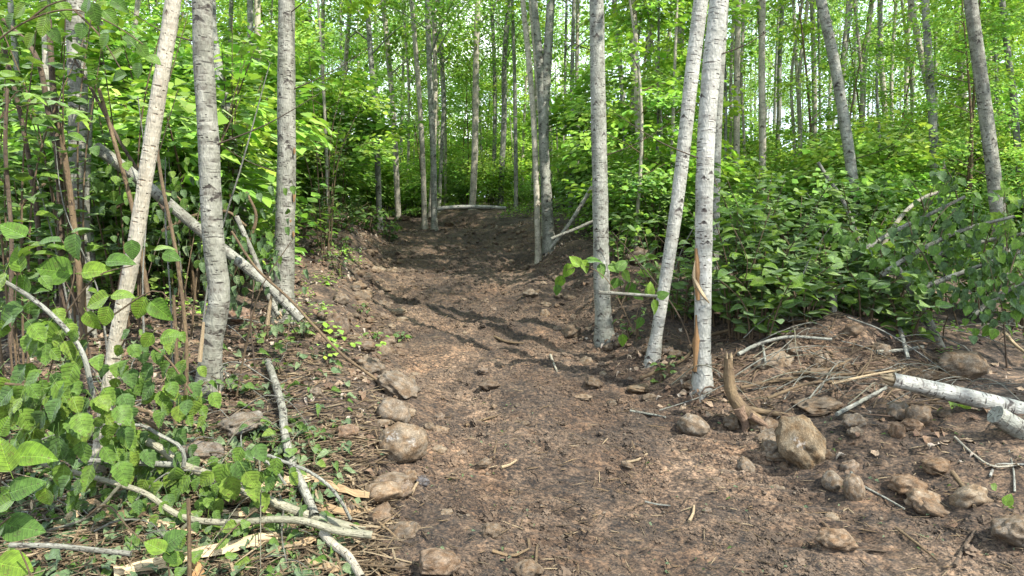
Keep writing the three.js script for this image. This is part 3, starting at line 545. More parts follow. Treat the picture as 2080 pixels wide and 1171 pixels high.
{
  const r = rng(89);
  for (const [count, d0, d1, x0, x1, label, group] of [[34, 9, 22, 1180, 2200, 'young tree rising from the shrubs behind the white birches', 'young trees behind the birches'], [22, 8.5, 20, -100, 720, 'young tree rising from the shrubs behind the grey trunks', 'young trees behind the grey trunks'], [18, 18.5, 28, 700, 1150, 'young tree beyond the top of the track', 'young trees beyond the crest']]) for (let k = 0; k < count; k++) {
    const d = mix(d0, d1, r()), x = (mix(x0, x1, r()) - 1040) / FOCAL * d; if (Math.abs(x - trackX(d)) < 1.9 && d < 18.2) continue;
    plant(saplings[k % 4], 'young_tree', ['small-leaved yellow-green', 'broad-leaved bright', 'small-leaved green', 'broad-leaved yellow-green'][k % 4] + ' ' + label, 'tree', group, x, -d, mix(0.75, 1.15, r()), r() * 6.3);
  }
}
{ // low green cover of the forest floor
  const r = rng(90), list = [];
  for (let k = 0; k < 2600; k++) {
    const d = mix(5.5, 24, Math.pow(r(), 0.9)), px = r() * 2500 - 200, x = (px - 1040) / FOCAL * d, z = -d, D = disturbed(x, z);
    if (D > 0.15 && d < 18 || n2(x * 0.6, z * 0.6 + 40) < -0.15) continue;
    if (x < trackX(d) && x > trackX(d) - trackW(d) - 1.9 && d < 13 && r() < (d > 7.5 ? 0.45 : 0.85)) continue;
    const a = r() * 6.3; list.push([P(x, z, 0.06 + 0.1 * r()), V(Math.cos(a), 0.3 * r(), Math.sin(a)), V(0, 1, 0.2 * (r() - 0.5)), mix(0.16, 0.42, r()), mix(0.7, 1.15, r()), mix(0.9, 1.1, r())]);
  }
  const o = cloud('ground_cover', S.low[0], M.under, list, scene); tag(o, 'low green seedlings covering the forest floor', 'ground cover', null, 'stuff');
}

// ---------------------------------------------------------------- broad-leaved bushes near by: every leaf its own piece
function broadBush(name, label, group, seed, base, high, stems, spread, size, { kind = 'hobble', mats = L.thicket, gap = 0.13, lean = V(0, 0, 0), most = 200, hang = 0.25, stemMat = M.stem } = {}) {
  const r = rng(seed), o = thing(name, label, 'shrub', base, group); let n = 0;
  for (let s = 0; s < stems; s++) {
    const a = s * 2.4 + r(), out = spread * mix(0.25, 1, r()), hh = high * mix(0.55, 1, r());
    const e = V(Math.cos(a) * out, hh, Math.sin(a) * out).add(lean), m = V(e.x * 0.4 + (r() - 0.5) * 0.1, hh * 0.6, e.z * 0.4 + (r() - 0.5) * 0.1), pts = [V(Math.cos(a) * 0.06, -0.08, Math.sin(a) * 0.06), m, e];
    const twig = part('stem', tube(pts, [0.009, 0.006, 0.003], { sides: 5, step: 0.12, seed: s }), stemMat, o);
    const c = new THREE.CatmullRomCurve3(pts), len = c.getLength(), nodes = Math.floor(len * 0.8 / gap); let turn = r() * 3;
    for (let k = 0; k <= nodes && n < most; k++) {
      const t = mix(0.25, 1, nodes ? k / nodes : 1), p = c.getPointAt(t), tan = c.getTangentAt(t); turn += 1.57;
      const side = V(Math.cos(turn), 0.1, Math.sin(turn));
      // side twig with a pair of leaves at its end and one pair on the way
      for (const sgn of [-1, 1]) {
        const dir = side.clone().multiplyScalar(sgn).addScaledVector(tan, 0.5).normalize(), sz = size * mix(0.6, 1.15, r());
        leaf(twig, kind, r, p, dir.clone().add(V(0, -hang * r() * 1.5, 0)), V((r() - 0.4) * 0.8, 1, (r() - 0.1) * 0.8), sz, mats); n++;
        if (r() < 0.55 && n < most) { const q = p.clone().addScaledVector(dir, sz * 0.6); leaf(twig, kind, r, q, dir.clone().add(V((r() - 0.5), -hang, (r() - 0.5))), V((r() - 0.4), 1, (r() - 0.1) * 0.9), sz * 0.8, mats); n++; }
      }
    }
  }
  return o;
}
// thicket right of the birches: [foot pixel x, distance, height, stems, spread, leaf size]
[[1500, 6.1, 1.2, 8, 0.42, 0.15], [1570, 6.3, 1.0, 8, 0.45, 0.155], [1650, 6.5, 0.95, 8, 0.5, 0.155], [1730, 6.4, 0.85, 8, 0.5, 0.15], [1810, 6.4, 0.8, 7, 0.5, 0.15], [1530, 7.0, 1.4, 8, 0.5, 0.14], [1620, 7.3, 1.3, 8, 0.55, 0.14], [1760, 7.2, 1.2, 8, 0.55, 0.14], [1880, 7.0, 0.9, 7, 0.5, 0.14], [1990, 7.0, 0.9, 7, 0.5, 0.14], [2080, 6.6, 0.9, 6, 0.5, 0.13], [1545, 5.75, 0.6, 6, 0.35, 0.15], [1630, 5.8, 0.55, 6, 0.4, 0.15], [1760, 5.9, 0.5, 6, 0.4, 0.15], [1850, 5.8, 0.5, 6, 0.4, 0.15], [1465, 6.7, 0.9, 7, 0.4, 0.14], [1385, 6.9, 0.7, 6, 0.35, 0.13]].forEach(([px, d, h, st, sp, sz], k) => {
  const x = (px - 1040) / FOCAL * d; broadBush('viburnum_bush', 'broad-leaved green bush in the thicket between birches and uprooted earth', 'broad-leaved bushes right of the birches', 600 + k, P(x, -d), h, st, sp, sz, { most: 230, gap: 0.1 });
});
[[1330, 7.4, 0.75, 5, 0.4, 0.1], [1400, 7.8, 0.9, 5, 0.45, 0.1], [1260, 8.6, 0.8, 5, 0.4, 0.1]].forEach(([px, d, h, st, sp, sz], k) => { const x = (px - 1040) / FOCAL * d; broadBush('viburnum_bush', 'small green bush in the gap between the pale aspen and slanting birch', 'bushes between the pale aspen and birch', 630 + k, P(x, -d), h, st, sp, sz, { most: 80 }); });
// left bank
[[30, 6.2, 1.2, 6, 0.5, 0.12], [240, 6.4, 1.1, 6, 0.5, 0.11], [340, 6.6, 1.0, 6, 0.45, 0.1], [70, 5.2, 0.9, 5, 0.45, 0.12], [480, 7.4, 0.9, 6, 0.5, 0.1]].forEach(([px, d, h, st, sp, sz], k) => { const x = (px - 1040) / FOCAL * d; broadBush('viburnum_bush', 'broad-leaved bush among the thin stems behind the leaning cream trunk', 'broad-leaved bushes among thin stems', 640 + k, P(x, -d), h, st, sp, sz, { most: 180, gap: 0.1 }); });
// young trees with big leaves hanging into the top corner by the dark trunk
[[20, 4.6, 2.9, 5, 0.6, 0.13], [150, 5.0, 3.0, 5, 0.7, 0.12], [260, 5.8, 2.9, 6, 0.7, 0.115], [-40, 5.4, 2.6, 5, 0.7, 0.12], [470, 7.0, 2.8, 6, 0.7, 0.1], [660, 9.2, 2.6, 6, 0.8, 0.09]].forEach(([px, d, h, st, sp, sz], k) => { const x = (px - 1040) / FOCAL * d; broadBush('tall_bush', ['tall bush with big round leaves overhanging the tangled thin stems', 'tall bush with big round leaves around the dark blotchy trunk', 'tall bush with broad leaves between leaning and dark trunks', 'tall bush with broad leaves beyond the thin brown stems', 'tall leafy bush rising behind the stout bent-footed trunk', 'tall leafy bush by the straight scraped aspen on the slope'][k], null, 660 + k, P(x, -d), h, st, sp, sz, { most: 280, mats: L.hobble, gap: 0.13 }); });
// small green plants along the banks: [pixel of the foot, height, leaf size]
[[612, 690, 0.16, 0.075], [690, 560, 0.2, 0.06], [665, 530, 0.2, 0.06], [735, 640, 0.12, 0.05], [745, 470, 0.5, 0.13], [785, 490, 0.45, 0.13], [720, 455, 0.55, 0.13], [640, 465, 0.45, 0.12], [690, 470, 0.5, 0.12], [610, 480, 0.45, 0.11], [765, 455, 0.5, 0.12], [660, 500, 0.3, 0.1], [760, 690, 0.08, 0.06], [815, 692, 0.08, 0.06], [690, 500, 0.2, 0.07], [400, 830, 0.22, 0.085], [440, 800, 0.16, 0.07], [560, 760, 0.12, 0.06], [590, 560, 0.25, 0.07], [530, 690, 0.2, 0.06], [1290, 690, 0.3, 0.075], [1350, 770, 0.2, 0.07], [1270, 610, 0.35, 0.08]].forEach(([px, py, h, sz], k) => {
  broadBush('seedling', px > 1200 ? 'young leafy seedling rooted beside the birch trunks' : 'young leafy seedling on the littered bank edge', px > 1200 ? 'seedlings beside the birches' : 'seedlings on the bank', 700 + k, hit(px, py), h, 3 + k % 3 + (h > 0.4 ? 3 : 0), h * 0.7, sz, { most: h > 0.4 ? 60 : 26, mats: k % 2 ? L.hobble : L.thicket, gap: 0.07, hang: 0.6 });
});

// leaves set one by one: [x, y, length in pixels, direction of the tip in degrees (0 right, 90 up), how far the face turns up]
const RIGHT = V(1, 0, 0), UP = V(0, 1, 0), BACK = V(0, 0, 1);
function leafAt(o, base, r, d, [px, py, len, ang, tilt = 0.5], kind, mats) {
  const a = ang * Math.PI / 180, size = len * d / FOCAL / 1.05, dir = RIGHT.clone().multiplyScalar(Math.cos(a)).addScaledVector(UP, Math.sin(a)).addScaledVector(BACK, 0.25 * (r() - 0.3)).normalize();
  const p = at(px, py, d + (r() - 0.5) * 0.14).addScaledVector(dir, -size * 0.6).sub(base), n = BACK.clone().multiplyScalar(1 - tilt * 0.6).addScaledVector(UP, tilt).addScaledVector(RIGHT, (r() - 0.35) * 0.7);
  return leaf(o, kind, r, p, dir, n, size, mats);
}
function sprig(name, label, category, seed, d, stems, leaves, kind, mats, { stemMat = M.stem, thick = 0.005, group = null } = {}) {
  const r = rng(seed), first = stems[0], b0 = at(first[0][0], first[0][1], d), base = V(b0.x, H(b0.x, b0.z), b0.z), o = thing(name, label, category, base, group);
  for (const s of stems) { const pts = s.map(([x, y, dd = 0]) => at(x, y, d + dd).sub(base)); part('stem', tube(pts, pts.map((_, i) => mix(thick, thick * 0.45, i / (pts.length - 1))), { sides: 6, step: 0.05, seed }), stemMat, o); }
  for (const l of leaves) leafAt(o, base, r, d, l, kind, mats);
  return o;
}
sprig('viburnum_bush', 'hobblebush with large sunlit pleated leaves in front of the leaning cream trunk', 'shrub', 801, 3.2,
  [[[60, 960], [90, 800], [130, 640], [150, 540], [120, 480]], [[130, 640], [200, 560], [270, 540]], [[60, 960], [45, 800], [30, 620], [40, 520]], [[150, 700], [230, 640], [320, 590], [345, 610]]],
  [[115, 550, 84, 170, 0.3], [36, 530, 60, 100, 0.4], [100, 490, 60, 175, 1.2], [58, 504, 56, 190, 1.1], [45, 580, 62, 250, 0.3], [30, 470, 60, 150, 0.8], [190, 550, 66, 10, 0.5], [238, 530, 62, 5, 0.6], [150, 497, 60, 265, 0.5], [160, 468, 46, 20, 0.9], [200, 610, 60, 200, 0.5], [285, 622, 58, 240, 0.3], [322, 628, 62, 320, 0.3], [245, 600, 50, 0, 0.8], [343, 684, 54, 10, 0.5], [300, 690, 44, 230, 0.5], [90, 690, 104, 190, 0.2], [20, 640, 80, 210, 0.5], [215, 640, 48, 250, 0.4], [185, 650, 50, 300, 0.4], [330, 505, 46, 10, 0.9], [345, 520, 40, 340, 0.5], [268, 505, 46, 270, 0.3]], 'hobble', L.hobble);
sprig('viburnum_bush', 'hobblebush with very large leaves at the foot of the leafy heap of branches', 'shrub', 802, 2.3,
  [[[-60, 1260], [-40, 1100], [0, 980], [20, 890]], [[-40, 1100], [20, 1050]], [[-60, 1260], [60, 1180], [40, 1120]]],
  [[45, 992, 74, 20, 0.4], [62, 925, 86, 5, 0.7], [10, 930, 80, 110, 0.4], [38, 1072, 92, 350, 0.3], [10, 1020, 70, 200, 0.5], [20, 1150, 90, 350, 0.4], [5, 870, 50, 60, 0.5], [92, 1010, 56, 265, 0.2], [-10, 1080, 80, 220, 0.5]], 'hobble', L.hobble);
sprig('viburnum_bush', 'low hobblebush with two upright leaves among wood chips below the pale branches', 'shrub', 803, 2.9, [[[345, 1180], [340, 1140], [335, 1110]]], [[350, 1098, 62, 35, 0.5], [318, 1112, 54, 150, 0.9], [345, 1130, 40, 300, 0.5]], 'hobble', L.hobble);
sprig('viburnum_bush', 'overhanging hobblebush twig with big round leaves above the thin brown stems', 'shrub', 811, 3.0, [[[-120, 330], [-40, 120], [60, 40], [150, 20], [230, 50], [290, 90]], [[150, 20], [200, 70], [245, 140]], [[60, 40], [100, 10], [180, -10]]],
  [[92, 22, 52, 260, 0.3], [88, 50, 46, 250, 0.3], [130, 18, 44, 300, 0.3], [190, 24, 46, 280, 0.3], [222, 32, 40, 320, 0.4], [240, 8, 40, 330, 0.4], [262, 80, 36, 330, 0.6], [288, 100, 38, 300, 0.4], [236, 108, 40, 200, 0.6], [242, 154, 40, 190, 0.4], [268, 86, 40, 40, 0.8], [310, 120, 34, 330, 0.5], [40, 20, 40, 220, 0.5], [20, 40, 40, 240, 0.5], [165, 60, 36, 260, 0.3], [212, 80, 36, 240, 0.4], [60, 80, 40, 230, 0.6], [280, 140, 34, 250, 0.4], [175, 10, 40, 90, 0.8], [110, 70, 36, 300, 0.5]], 'hobble', L.hobble);
sprig('maple_sprig', 'maple sapling top with bright lobed leaves above the tangle of dark leaves', 'sapling', 804, 6.0, [[[2070, 640], [2050, 520], [2040, 440], [2042, 390]]], [[2040, 392, 44, 95, 0.3], [2058, 405, 40, 20, 0.5], [2025, 400, 36, 150, 0.4], [2030, 440, 46, 230, 0.2], [2052, 455, 46, 280, 0.2], [2010, 445, 40, 200, 0.4], [2062, 470, 40, 300, 0.4]], 'maple', L.maple);
sprig('maple_sprig', 'small maple seedling with drooping lobed leaves in the thicket of broad leaves', 'sapling', 805, 6.2, [[[1690, 640], [1680, 540], [1670, 460]]], [[1675, 450, 46, 200, 0.5], [1700, 462, 44, 320, 0.4], [1650, 452, 40, 160, 0.6], [1690, 440, 40, 20, 0.8], [1655, 475, 40, 240, 0.3], [1705, 482, 36, 300, 0.3]], 'maple', [L.maple[1]]);
sprig('maple_sprig', 'maple twig with layered leaves reaching over the thin brown stems', 'sapling', 806, 4.4, [[[-60, 380], [0, 240], [80, 210], [150, 222]], [[0, 240], [30, 190], [60, 175]]], [[20, 170, 66, 170, 1.1], [60, 190, 60, 350, 1.1], [110, 205, 66, 350, 1.2], [150, 225, 66, 340, 1.0], [15, 205, 60, 200, 1.2], [90, 235, 50, 330, 1.2], [165, 240, 44, 320, 0.9], [45, 165, 50, 60, 1.1]], 'maple', L.maple);
sprig('viburnum_bush', 'bush with long-stalked leaves drooping across the foot of the pale aspen', 'shrub', 807, 5.6, [[[1290, 680], [1262, 620], [1225, 560], [1180, 540], [1150, 550]], [[1262, 620], [1285, 560], [1275, 530]], [[1290, 680], [1300, 620], [1330, 600]]],
  [[1170, 532, 34, 130, 0.4], [1188, 540, 34, 300, 0.4], [1155, 548, 36, 240, 0.3], [1137, 572, 34, 250, 0.2], [1132, 588, 26, 270, 0.2], [1222, 548, 36, 280, 0.3], [1205, 530, 40, 10, 0.9], [1245, 545, 30, 330, 0.4], [1262, 540, 34, 40, 0.4], [1272, 560, 34, 300, 0.3], [1280, 585, 34, 260, 0.3], [1295, 600, 30, 330, 0.5], [1250, 575, 30, 240, 0.3], [1330, 622, 36, 280, 0.3], [1300, 655, 30, 250, 0.3], [1265, 690, 30, 270, 0.2], [1345, 600, 30, 20, 0.5], [1320, 590, 34, 80, 0.5]], 'hobble', L.thicket);
sprig('viburnum_bush', 'short leafy sprout pushing up from under the broken birch log', 'shrub', 808, 4.5, [[[1935, 870], [1940, 850], [1945, 825]]], [[1938, 826, 38, 120, 0.5], [1960, 826, 34, 60, 0.5], [1942, 850, 34, 10, 0.6], [1915, 838, 26, 200, 0.5], [1962, 862, 32, 290, 0.3], [1925, 850, 24, 230, 0.4]], 'hobble', [L.hobble[1], L.hobble[3]]);
sprig('viburnum_bush', 'little sprout with round leaves by white twigs on the bare bank', 'shrub', 809, 3.5, [[[2030, 1075], [2035, 1040], [2045, 1010]]], [[2048, 1018, 30, 60, 0.5], [2052, 1040, 34, 280, 0.2], [1982, 1050, 34, 330, 0.7], [2020, 990, 24, 320, 0.4]], 'hobble', [L.hobble[1], L.hobble[3]]);

// ---------------------------------------------------------------- fallen trunks, branches, sticks
const eye = V(0, EYE, 0);
function lying(px, py, r, lift = 0) {                                   // a point on the ground at this pixel, raised by the stick's own radius
  const p = hit(px, py), step = p.clone().sub(eye).normalize().multiplyScalar(-0.012);
  for (let k = 0; k < 60 && p.y - H(p.x, p.z) < r * 0.75 + lift; k++) p.add(step);
  return p;
}
const stickRadii = (pts, w0, w1) => pts.map((p, i) => mix(w0, w1, i / (pts.length - 1)) / 2 * -p.z / FOCAL);
function stick(name, label, category, seed, px, w0, w1, mat, { d = null, group = null, lift = 0, rough = 0.08, end = null, sides = 9 } = {}) {
  const pts = px.map(([x, y, dd = 0]) => d ? at(x, y, d + dd) : lying(x, y, w0 / 2 * 4.5 / FOCAL, lift)), radii = stickRadii(pts, w0, w1);
  const base = pts.reduce((a, b) => (b.y < a.y ? b : a)).clone(), o = thing(name, label, category, base, group);
  part('wood', tube(local(pts, base), radii, { sides, step: 0.04, rough, seed: seed * 1.3, cap: !end }), mat, o);
  if (end) for (const i of end) { // broken end: pale splinters
    const p = local(pts, base)[i ? pts.length - 1 : 0], q = local(pts, base)[i ? pts.length - 2 : 1], dir = p.clone().sub(q).normalize(), R = radii[i ? pts.length - 1 : 0], r = rng(seed);
    for (let k = 0; k < 7; k++) { const off = V(r() - 0.5, r() - 0.5, r() - 0.5).addScaledVector(dir, 0).multiplyScalar(R * 1.3), l = R * mix(0.4, 1.8, r()); part('splinter', tube([p.clone().add(off).addScaledVector(dir, -R * 0.5), p.clone().add(off).addScaledVector(dir, l * 0.5), p.clone().add(off.multiplyScalar(1.1)).addScaledVector(dir, l)], [R * 0.42, R * 0.3, R * 0.05], { sides: 5, step: 0.02, rough: 0.2, seed: k }), M.wood, o); }
  }
  return { o, base, pts: local(pts, base) };
}
function twigOn(s, from, px, w0, w1, mat, d, name = 'side_branch') { const pts = px.map(([x, y, dd = 0]) => (d ? at(x, y, d + dd) : lying(x, y, 0.01)).sub(s.base)); part(name, tube(pts, pts.map((p, i) => mix(w0, w1, i / (pts.length - 1)) / 2 * (d ?? 4) / FOCAL), { sides: 7, step: 0.04, rough: 0.08 }), mat, s.o); return pts; }
function hangLeaves(s, r, pts, count, kind, mats, size, spread = 0.05, down = 1) {   // limp leaves hanging from a cut branch
  const c = new THREE.CatmullRomCurve3(pts);
  for (let k = 0; k < count; k++) { const p = c.getPointAt(r()).add(V((r() - 0.5) * spread, (r() - 0.6) * spread, (r() - 0.5) * spread)), a = r() * 6.3; leaf(s.o, kind, r, p, V(Math.cos(a) * 0.45, -down * mix(0.5, 1, r()), Math.sin(a) * 0.45 + 0.1), V(Math.cos(a + 1) * 0.8 + 0.3, 0.5, 0.8), size * mix(0.65, 1.15, r()), mats); }
}
const rb = rng(900);
// the heap of cut branches
let b;
b = stick('fallen_branch', 'long wavy grey-green branch lying lowest across the heap with a stripped tip', 'branch', 901, [[756, 1088], [690, 1080], [620, 1060], [560, 1056], [480, 1062], [390, 1056], [345, 1038], [295, 1003], [225, 980], [150, 960], [85, 942]], 17, 10, M.green, { d: 3.25, end: [0] });
twigOn(b, 0, [[385, 1060], [360, 1085], [340, 1110]], 10, 7, M.green, 3.25); twigOn(b, 0, [[245, 985], [180, 1050], [70, 1085]], 8, 4, M.green, 3.2);
hangLeaves(b, rb, b.pts.slice(4), 60, 'aspen', L.aspen, 0.075, 0.14);
b = stick('fallen_branch', 'thick forked pale branch crossing the heap above the wavy grey-green one', 'branch', 902, [[740, 1082], [640, 1052, 0.02], [520, 1008, 0.04], [430, 968, 0.06], [365, 943, 0.06], [330, 915, 0.06], [280, 890, 0.06], [215, 868, 0.08]], 22, 15, M.green, { d: 3.42 });
twigOn(b, 0, [[362, 945], [300, 942], [230, 938], [160, 936]], 14, 9, M.silver, 3.45); twigOn(b, 0, [[372, 948], [374, 925], [362, 905], [325, 885], [290, 866], [220, 863], [152, 867]], 9, 7, M.silver, 3.4); twigOn(b, 0, [[340, 940], [290, 912], [252, 890]], 11, 8, M.silver, 3.5);
hangLeaves(b, rb, b.pts.slice(3), 80, 'aspen', L.aspen, 0.1, 0.26); hangLeaves(b, rb, b.pts.slice(1, 5), 44, 'aspen', L.aspen, 0.094, 0.2);
b = stick('fallen_branch', 'grey lichen-spotted branch standing out of the heap with a broken top', 'branch', 903, [[544, 735], [562, 790], [573, 830], [578, 880], [592, 940], [615, 990], [632, 1030], [640, 1050]], 15, 20, M.grey, { end: [0], lift: 0.05 });
b = stick('fallen_branch', 'curved cream stick with orange bark edge below the stripped branch tips', 'branch', 904, [[655, 1082], [680, 1110], [705, 1128], [735, 1175]], 20, 17, M.cream, { end: [0], lift: 0.03 });
b = stick('fallen_branch', 'thin grey branch arching over the split bark slabs', 'branch', 905, [[712, 1056], [690, 1015], [665, 985], [620, 955], [575, 938], [540, 925], [515, 930]], 7, 7, M.silver, { d: 3.35 });
twigOn(b, 0, [[525, 930], [550, 945], [580, 985]], 7, 6, M.silver, 3.35); hangLeaves(b, rb, b.pts.slice(4), 16, 'aspen', L.aspen, 0.09, 0.1); 
for (const l of [[455, 945, 52, 250, 0.3], [480, 940, 50, 290, 0.2], [465, 970, 60, 280, 0.3], [500, 960, 46, 300, 0.2], [430, 960, 46, 230, 0.3], [562, 932, 40, 270, 0.2], [520, 905, 44, 300, 0.3], [490, 910, 40, 250, 0.3]]) leafAt(b.o, b.base, rb, 3.3, l, 'aspen', L.aspen);
b = stick('fallen_branch', 'white bowed branch rising from the heap across the big leaves', 'branch', 906, [[-10, 562], [55, 600], [115, 650], [150, 690], [170, 725], [183, 780], [190, 820]], 9, 11, M.silver, { d: 3.1 });
hangLeaves(b, rb, b.pts, 40, 'aspen', L.aspen, 0.1, 0.22);
b = stick('fallen_branch', 'leafy cut branch arching over the left of the heap with hanging clusters', 'branch', 907, [[10, 780], [60, 785], [110, 798], [145, 830], [155, 850]], 6, 5, M.stem, { d: 3.0 });
hangLeaves(b, rb, b.pts, 90, 'aspen', L.aspen, 0.106, 0.34);
for (const l of [[60, 800, 60, 260, 0.2], [100, 830, 60, 280, 0.2], [120, 890, 56, 270, 0.2], [140, 800, 50, 290, 0.3], [30, 820, 60, 240, 0.3], [75, 860, 60, 250, 0.2], [105, 900, 64, 265, 0.2], [150, 740, 56, 250, 0.2], [165, 900, 50, 280, 0.2], [130, 945, 60, 260, 0.3]]) leafAt(b.o, b.base, rb, 2.95, l, 'aspen', L.aspen);
b = stick('fallen_branch', 'drooping leafy twig in front of the leaning cream trunk foot', 'branch', 908, [[390, 800], [340, 730], [285, 690], [255, 690], [240, 720]], 5, 4, M.stem, { d: 3.45 });
hangLeaves(b, rb, b.pts, 60, 'aspen', L.aspen, 0.094, 0.28);
b = stick('fallen_branch', 'grey branch lying lowest among chips under the very large leaves', 'branch', 909, [[20, 1108], [110, 1110], [190, 1118], [265, 1126]], 11, 11, M.grey, { d: 2.85 });
b = stick('fallen_branch', 'orange-brown thin stick bowed over the bark chips', 'branch', 910, [[430, 1120], [520, 1100], [600, 1108], [680, 1140], [830, 1155]], 7, 4, M.stem, { lift: 0.03 });
b = stick('fallen_branch', 'upright thin brown stick stuck in the heap of split wood', 'branch', 911, [[384, 1185], [384, 1100], [382, 1014]], 9, 8, M.stem, { d: 2.95 });
b = stick('fallen_branch', 'pair of bowed brown canes at the foot of the stout trunk', 'branch', 912, [[335, 870], [310, 845], [270, 828], [235, 824]], 10, 8, M.stem, { d: 3.7 }); twigOn(b, 0, [[330, 878], [300, 858], [262, 845], [235, 842]], 9, 7, M.stem, 3.7);
{ // thin cut twigs tangled over the heap and up the bank
  const r = rng(930);
  for (let k = 0; k < 106; k++) {
    const east = k >= 64, px = east ? mix(1430, 2060, r()) : mix(-30, 640, r()), py = east ? mix(690, 830, r()) : k < 40 ? mix(800, 1150, r()) : mix(560, 800, r()), p = hit(px, py), a = (r() - 0.5) * 1.5 + (r() < 0.3 ? 1.2 : 0), l = mix(0.25, 0.9, r()), up = mix(0.02, 0.22, r()), q = [0, 0.35, 0.7, 1].map((t) => { const x = p.x + Math.cos(a) * l * (t - 0.5) + (r() - 0.5) * 0.06, z = p.z + Math.sin(a) * l * (t - 0.5) + (r() - 0.5) * 0.06; return V(x, H(x, z) + 0.01 + up * Math.sin(t * 2.6 + 0.2) + 0.02 * r(), z); });
    const o = thing('cut_twig', east ? 'thin dead twig in the pile on the uprooted earth' : py > 800 ? 'thin cut twig tangled in the heap of branches' : 'thin cut twig on the littered bank below the trunks', 'twig', q[0], east ? 'twigs on the uprooted earth' : py > 800 ? 'twigs in the heap' : 'twigs on the bank'), rad = mix(0.003, 0.007, r()), loc = local(q, q[0]), mat = [M.silver, M.stem, M.grey, M.green][k % 4];
    const stem = part('stem', tube(loc, [rad, rad * 0.85, rad * 0.6, rad * 0.3], { sides: 5, step: 0.05, rough: 0.12, seed: k }), mat, o);
    for (let f = 0; f < 3; f++) { const b0 = loc[1].clone().lerp(loc[3], r()), e = b0.clone().add(V(Math.cos(a + (r() - 0.5) * 2) * 0.18, 0.06 * r(), Math.sin(a + (r() - 0.5) * 2) * 0.18)); part('fork', tube([b0, b0.clone().lerp(e, 0.5).add(V(0, 0.015, 0)), e], [rad * 0.55, rad * 0.4, rad * 0.15], { sides: 4, step: 0.06 }), mat, stem); }
    if (k % 2 && !east) for (let f = 0; f < 7; f++) { const b0 = loc[1].clone().lerp(loc[3], r()), g = r() * 6.3; leaf(stem, 'aspen', r, b0, V(Math.cos(g), -0.5 * r(), Math.sin(g)), V((r() - 0.3), 1, (r() - 0.2)), mix(0.05, 0.085, r()), L.aspen); }
  }
}
// leaning and fallen trunks
b = stick('fallen_tree', 'fallen aspen trunk slanting down behind the stout trunk to the track edge', 'fallen tree', 913, [[612, 650], [560, 595], [490, 535], [420, 480], [340, 412], [270, 355], [195, 300]], 19, 24, M.grey, { d: 5.1, rough: 0.04, sides: 14 });
hangLeaves(b, rb, b.pts.slice(1, 4), 60, 'wilted', L.wilted, 0.085, 0.5); hangLeaves(b, rb, b.pts.slice(3), 60, 'aspen', L.aspen, 0.08, 0.6);
b = stick('fallen_tree', 'splintered stub propped under the fallen slanting trunk', 'fallen tree', 914, [[566, 640], [545, 600], [515, 520], [480, 440]], 13, 10, M.grey, { d: 5.35, end: [0] });
b = stick('fallen_branch', 'long thin straw-coloured pole sloping from the fallen trunk to the stones', 'branch', 915, [[765, 772], [700, 725], [640, 665], [590, 610], [520, 545], [470, 470]], 6, 5, M.stem, { d: 4.75 });
b = stick('fallen_branch', 'freshly split white splinter of wood stuck in the bank', 'wood splinter', 916, [[405, 735], [410, 690], [413, 655]], 10, 5, M.wood, { d: 4.35 });
b = stick('fallen_branch', 'pale upright splinter below the fallen slanting trunk', 'wood splinter', 917, [[543, 660], [548, 620], [552, 600]], 9, 5, M.wood, { d: 5.1 });
b = stick('birch_log', 'broken white birch log resting over the stones at the bank', 'log', 918, [[1812, 772], [1880, 787], [1960, 806], [2080, 836], [2250, 880]], 30, 40, M.pale, { d: 4.35, end: [0], rough: 0.03, sides: 16 });
b = stick('birch_log', 'thick birch log end lying beneath the broken white log', 'log', 919, [[2022, 842], [2080, 878], [2200, 955]], 40, 46, M.silver, { d: 4.0, rough: 0.04, sides: 16 });
b = stick('uprooted_stub', 'curved reddish root stub sticking out of the bare bank', 'root', 920, [[1480, 728], [1481, 770], [1488, 805], [1508, 832], [1535, 856]], 15, 34, M.stem, { d: 4.75, rough: 0.3, end: [0], sides: 12 });
twigOn(b, 0, [[1525, 845], [1560, 870], [1580, 905]], 16, 5, M.root, 4.68, 'root'); twigOn(b, 0, [[1500, 828], [1515, 862], [1512, 885]], 26, 8, M.root, 4.72, 'root');
twigOn(b, 0, [[1510, 830], [1560, 838], [1620, 846], [1705, 848]], 14, 6, M.stem, 4.75, 'root');
b = stick('snag', 'dead dark stem leaning in the thicket above the big pale boulder', 'dead tree', 921, [[1918, 722], [1890, 660], [1855, 600], [1822, 545]], 18, 14, M.grey, { d: 5.9 });
b = stick('snag', 'pair of broken bark-stripped stems standing on the uprooted earth', 'dead tree', 922, [[1682, 690], [1692, 640], [1694, 600]], 18, 14, M.grey, { d: 5.9, end: [1] }); twigOn(b, 0, [[1680, 690], [1672, 640], [1664, 600]], 12, 8, M.brown, 5.9);
b = stick('fallen_branch', 'bleached bare bough jutting up from the thicket', 'branch', 923, [[1760, 560], [1820, 455], [1845, 425], [1880, 400], [1910, 390]], 10, 6, M.cream, { d: 7.2 });
b = stick('snag', 'bare grey snag with a snapped top by the curving pale aspen', 'dead tree', 924, [[1760, 540], [1728, 440], [1705, 395], [1682, 362], [1662, 330]], 8, 7, M.grey, { d: 7.8 });
b = stick('fallen_tree', 'thin pale trunk lying flat in shrubs beyond the top of the track', 'fallen tree', 925, [[885, 425], [930, 421], [980, 421], [1028, 423]], 9, 7, M.pale, { d: 15.3 });
b = stick('fallen_tree', 'pale broken trunk propped diagonally behind the aspen on the raised bank', 'fallen tree', 926, [[1118, 505], [1160, 450], [1203, 380]], 7, 9, M.grey, { d: 9.4 });
b = stick('fallen_tree', 'split pale pole lying in the leaves beside the aspen on the raised bank', 'fallen tree', 927, [[1120, 485], [1170, 465], [1215, 445]], 6, 6, M.grey, { d: 8.8 });
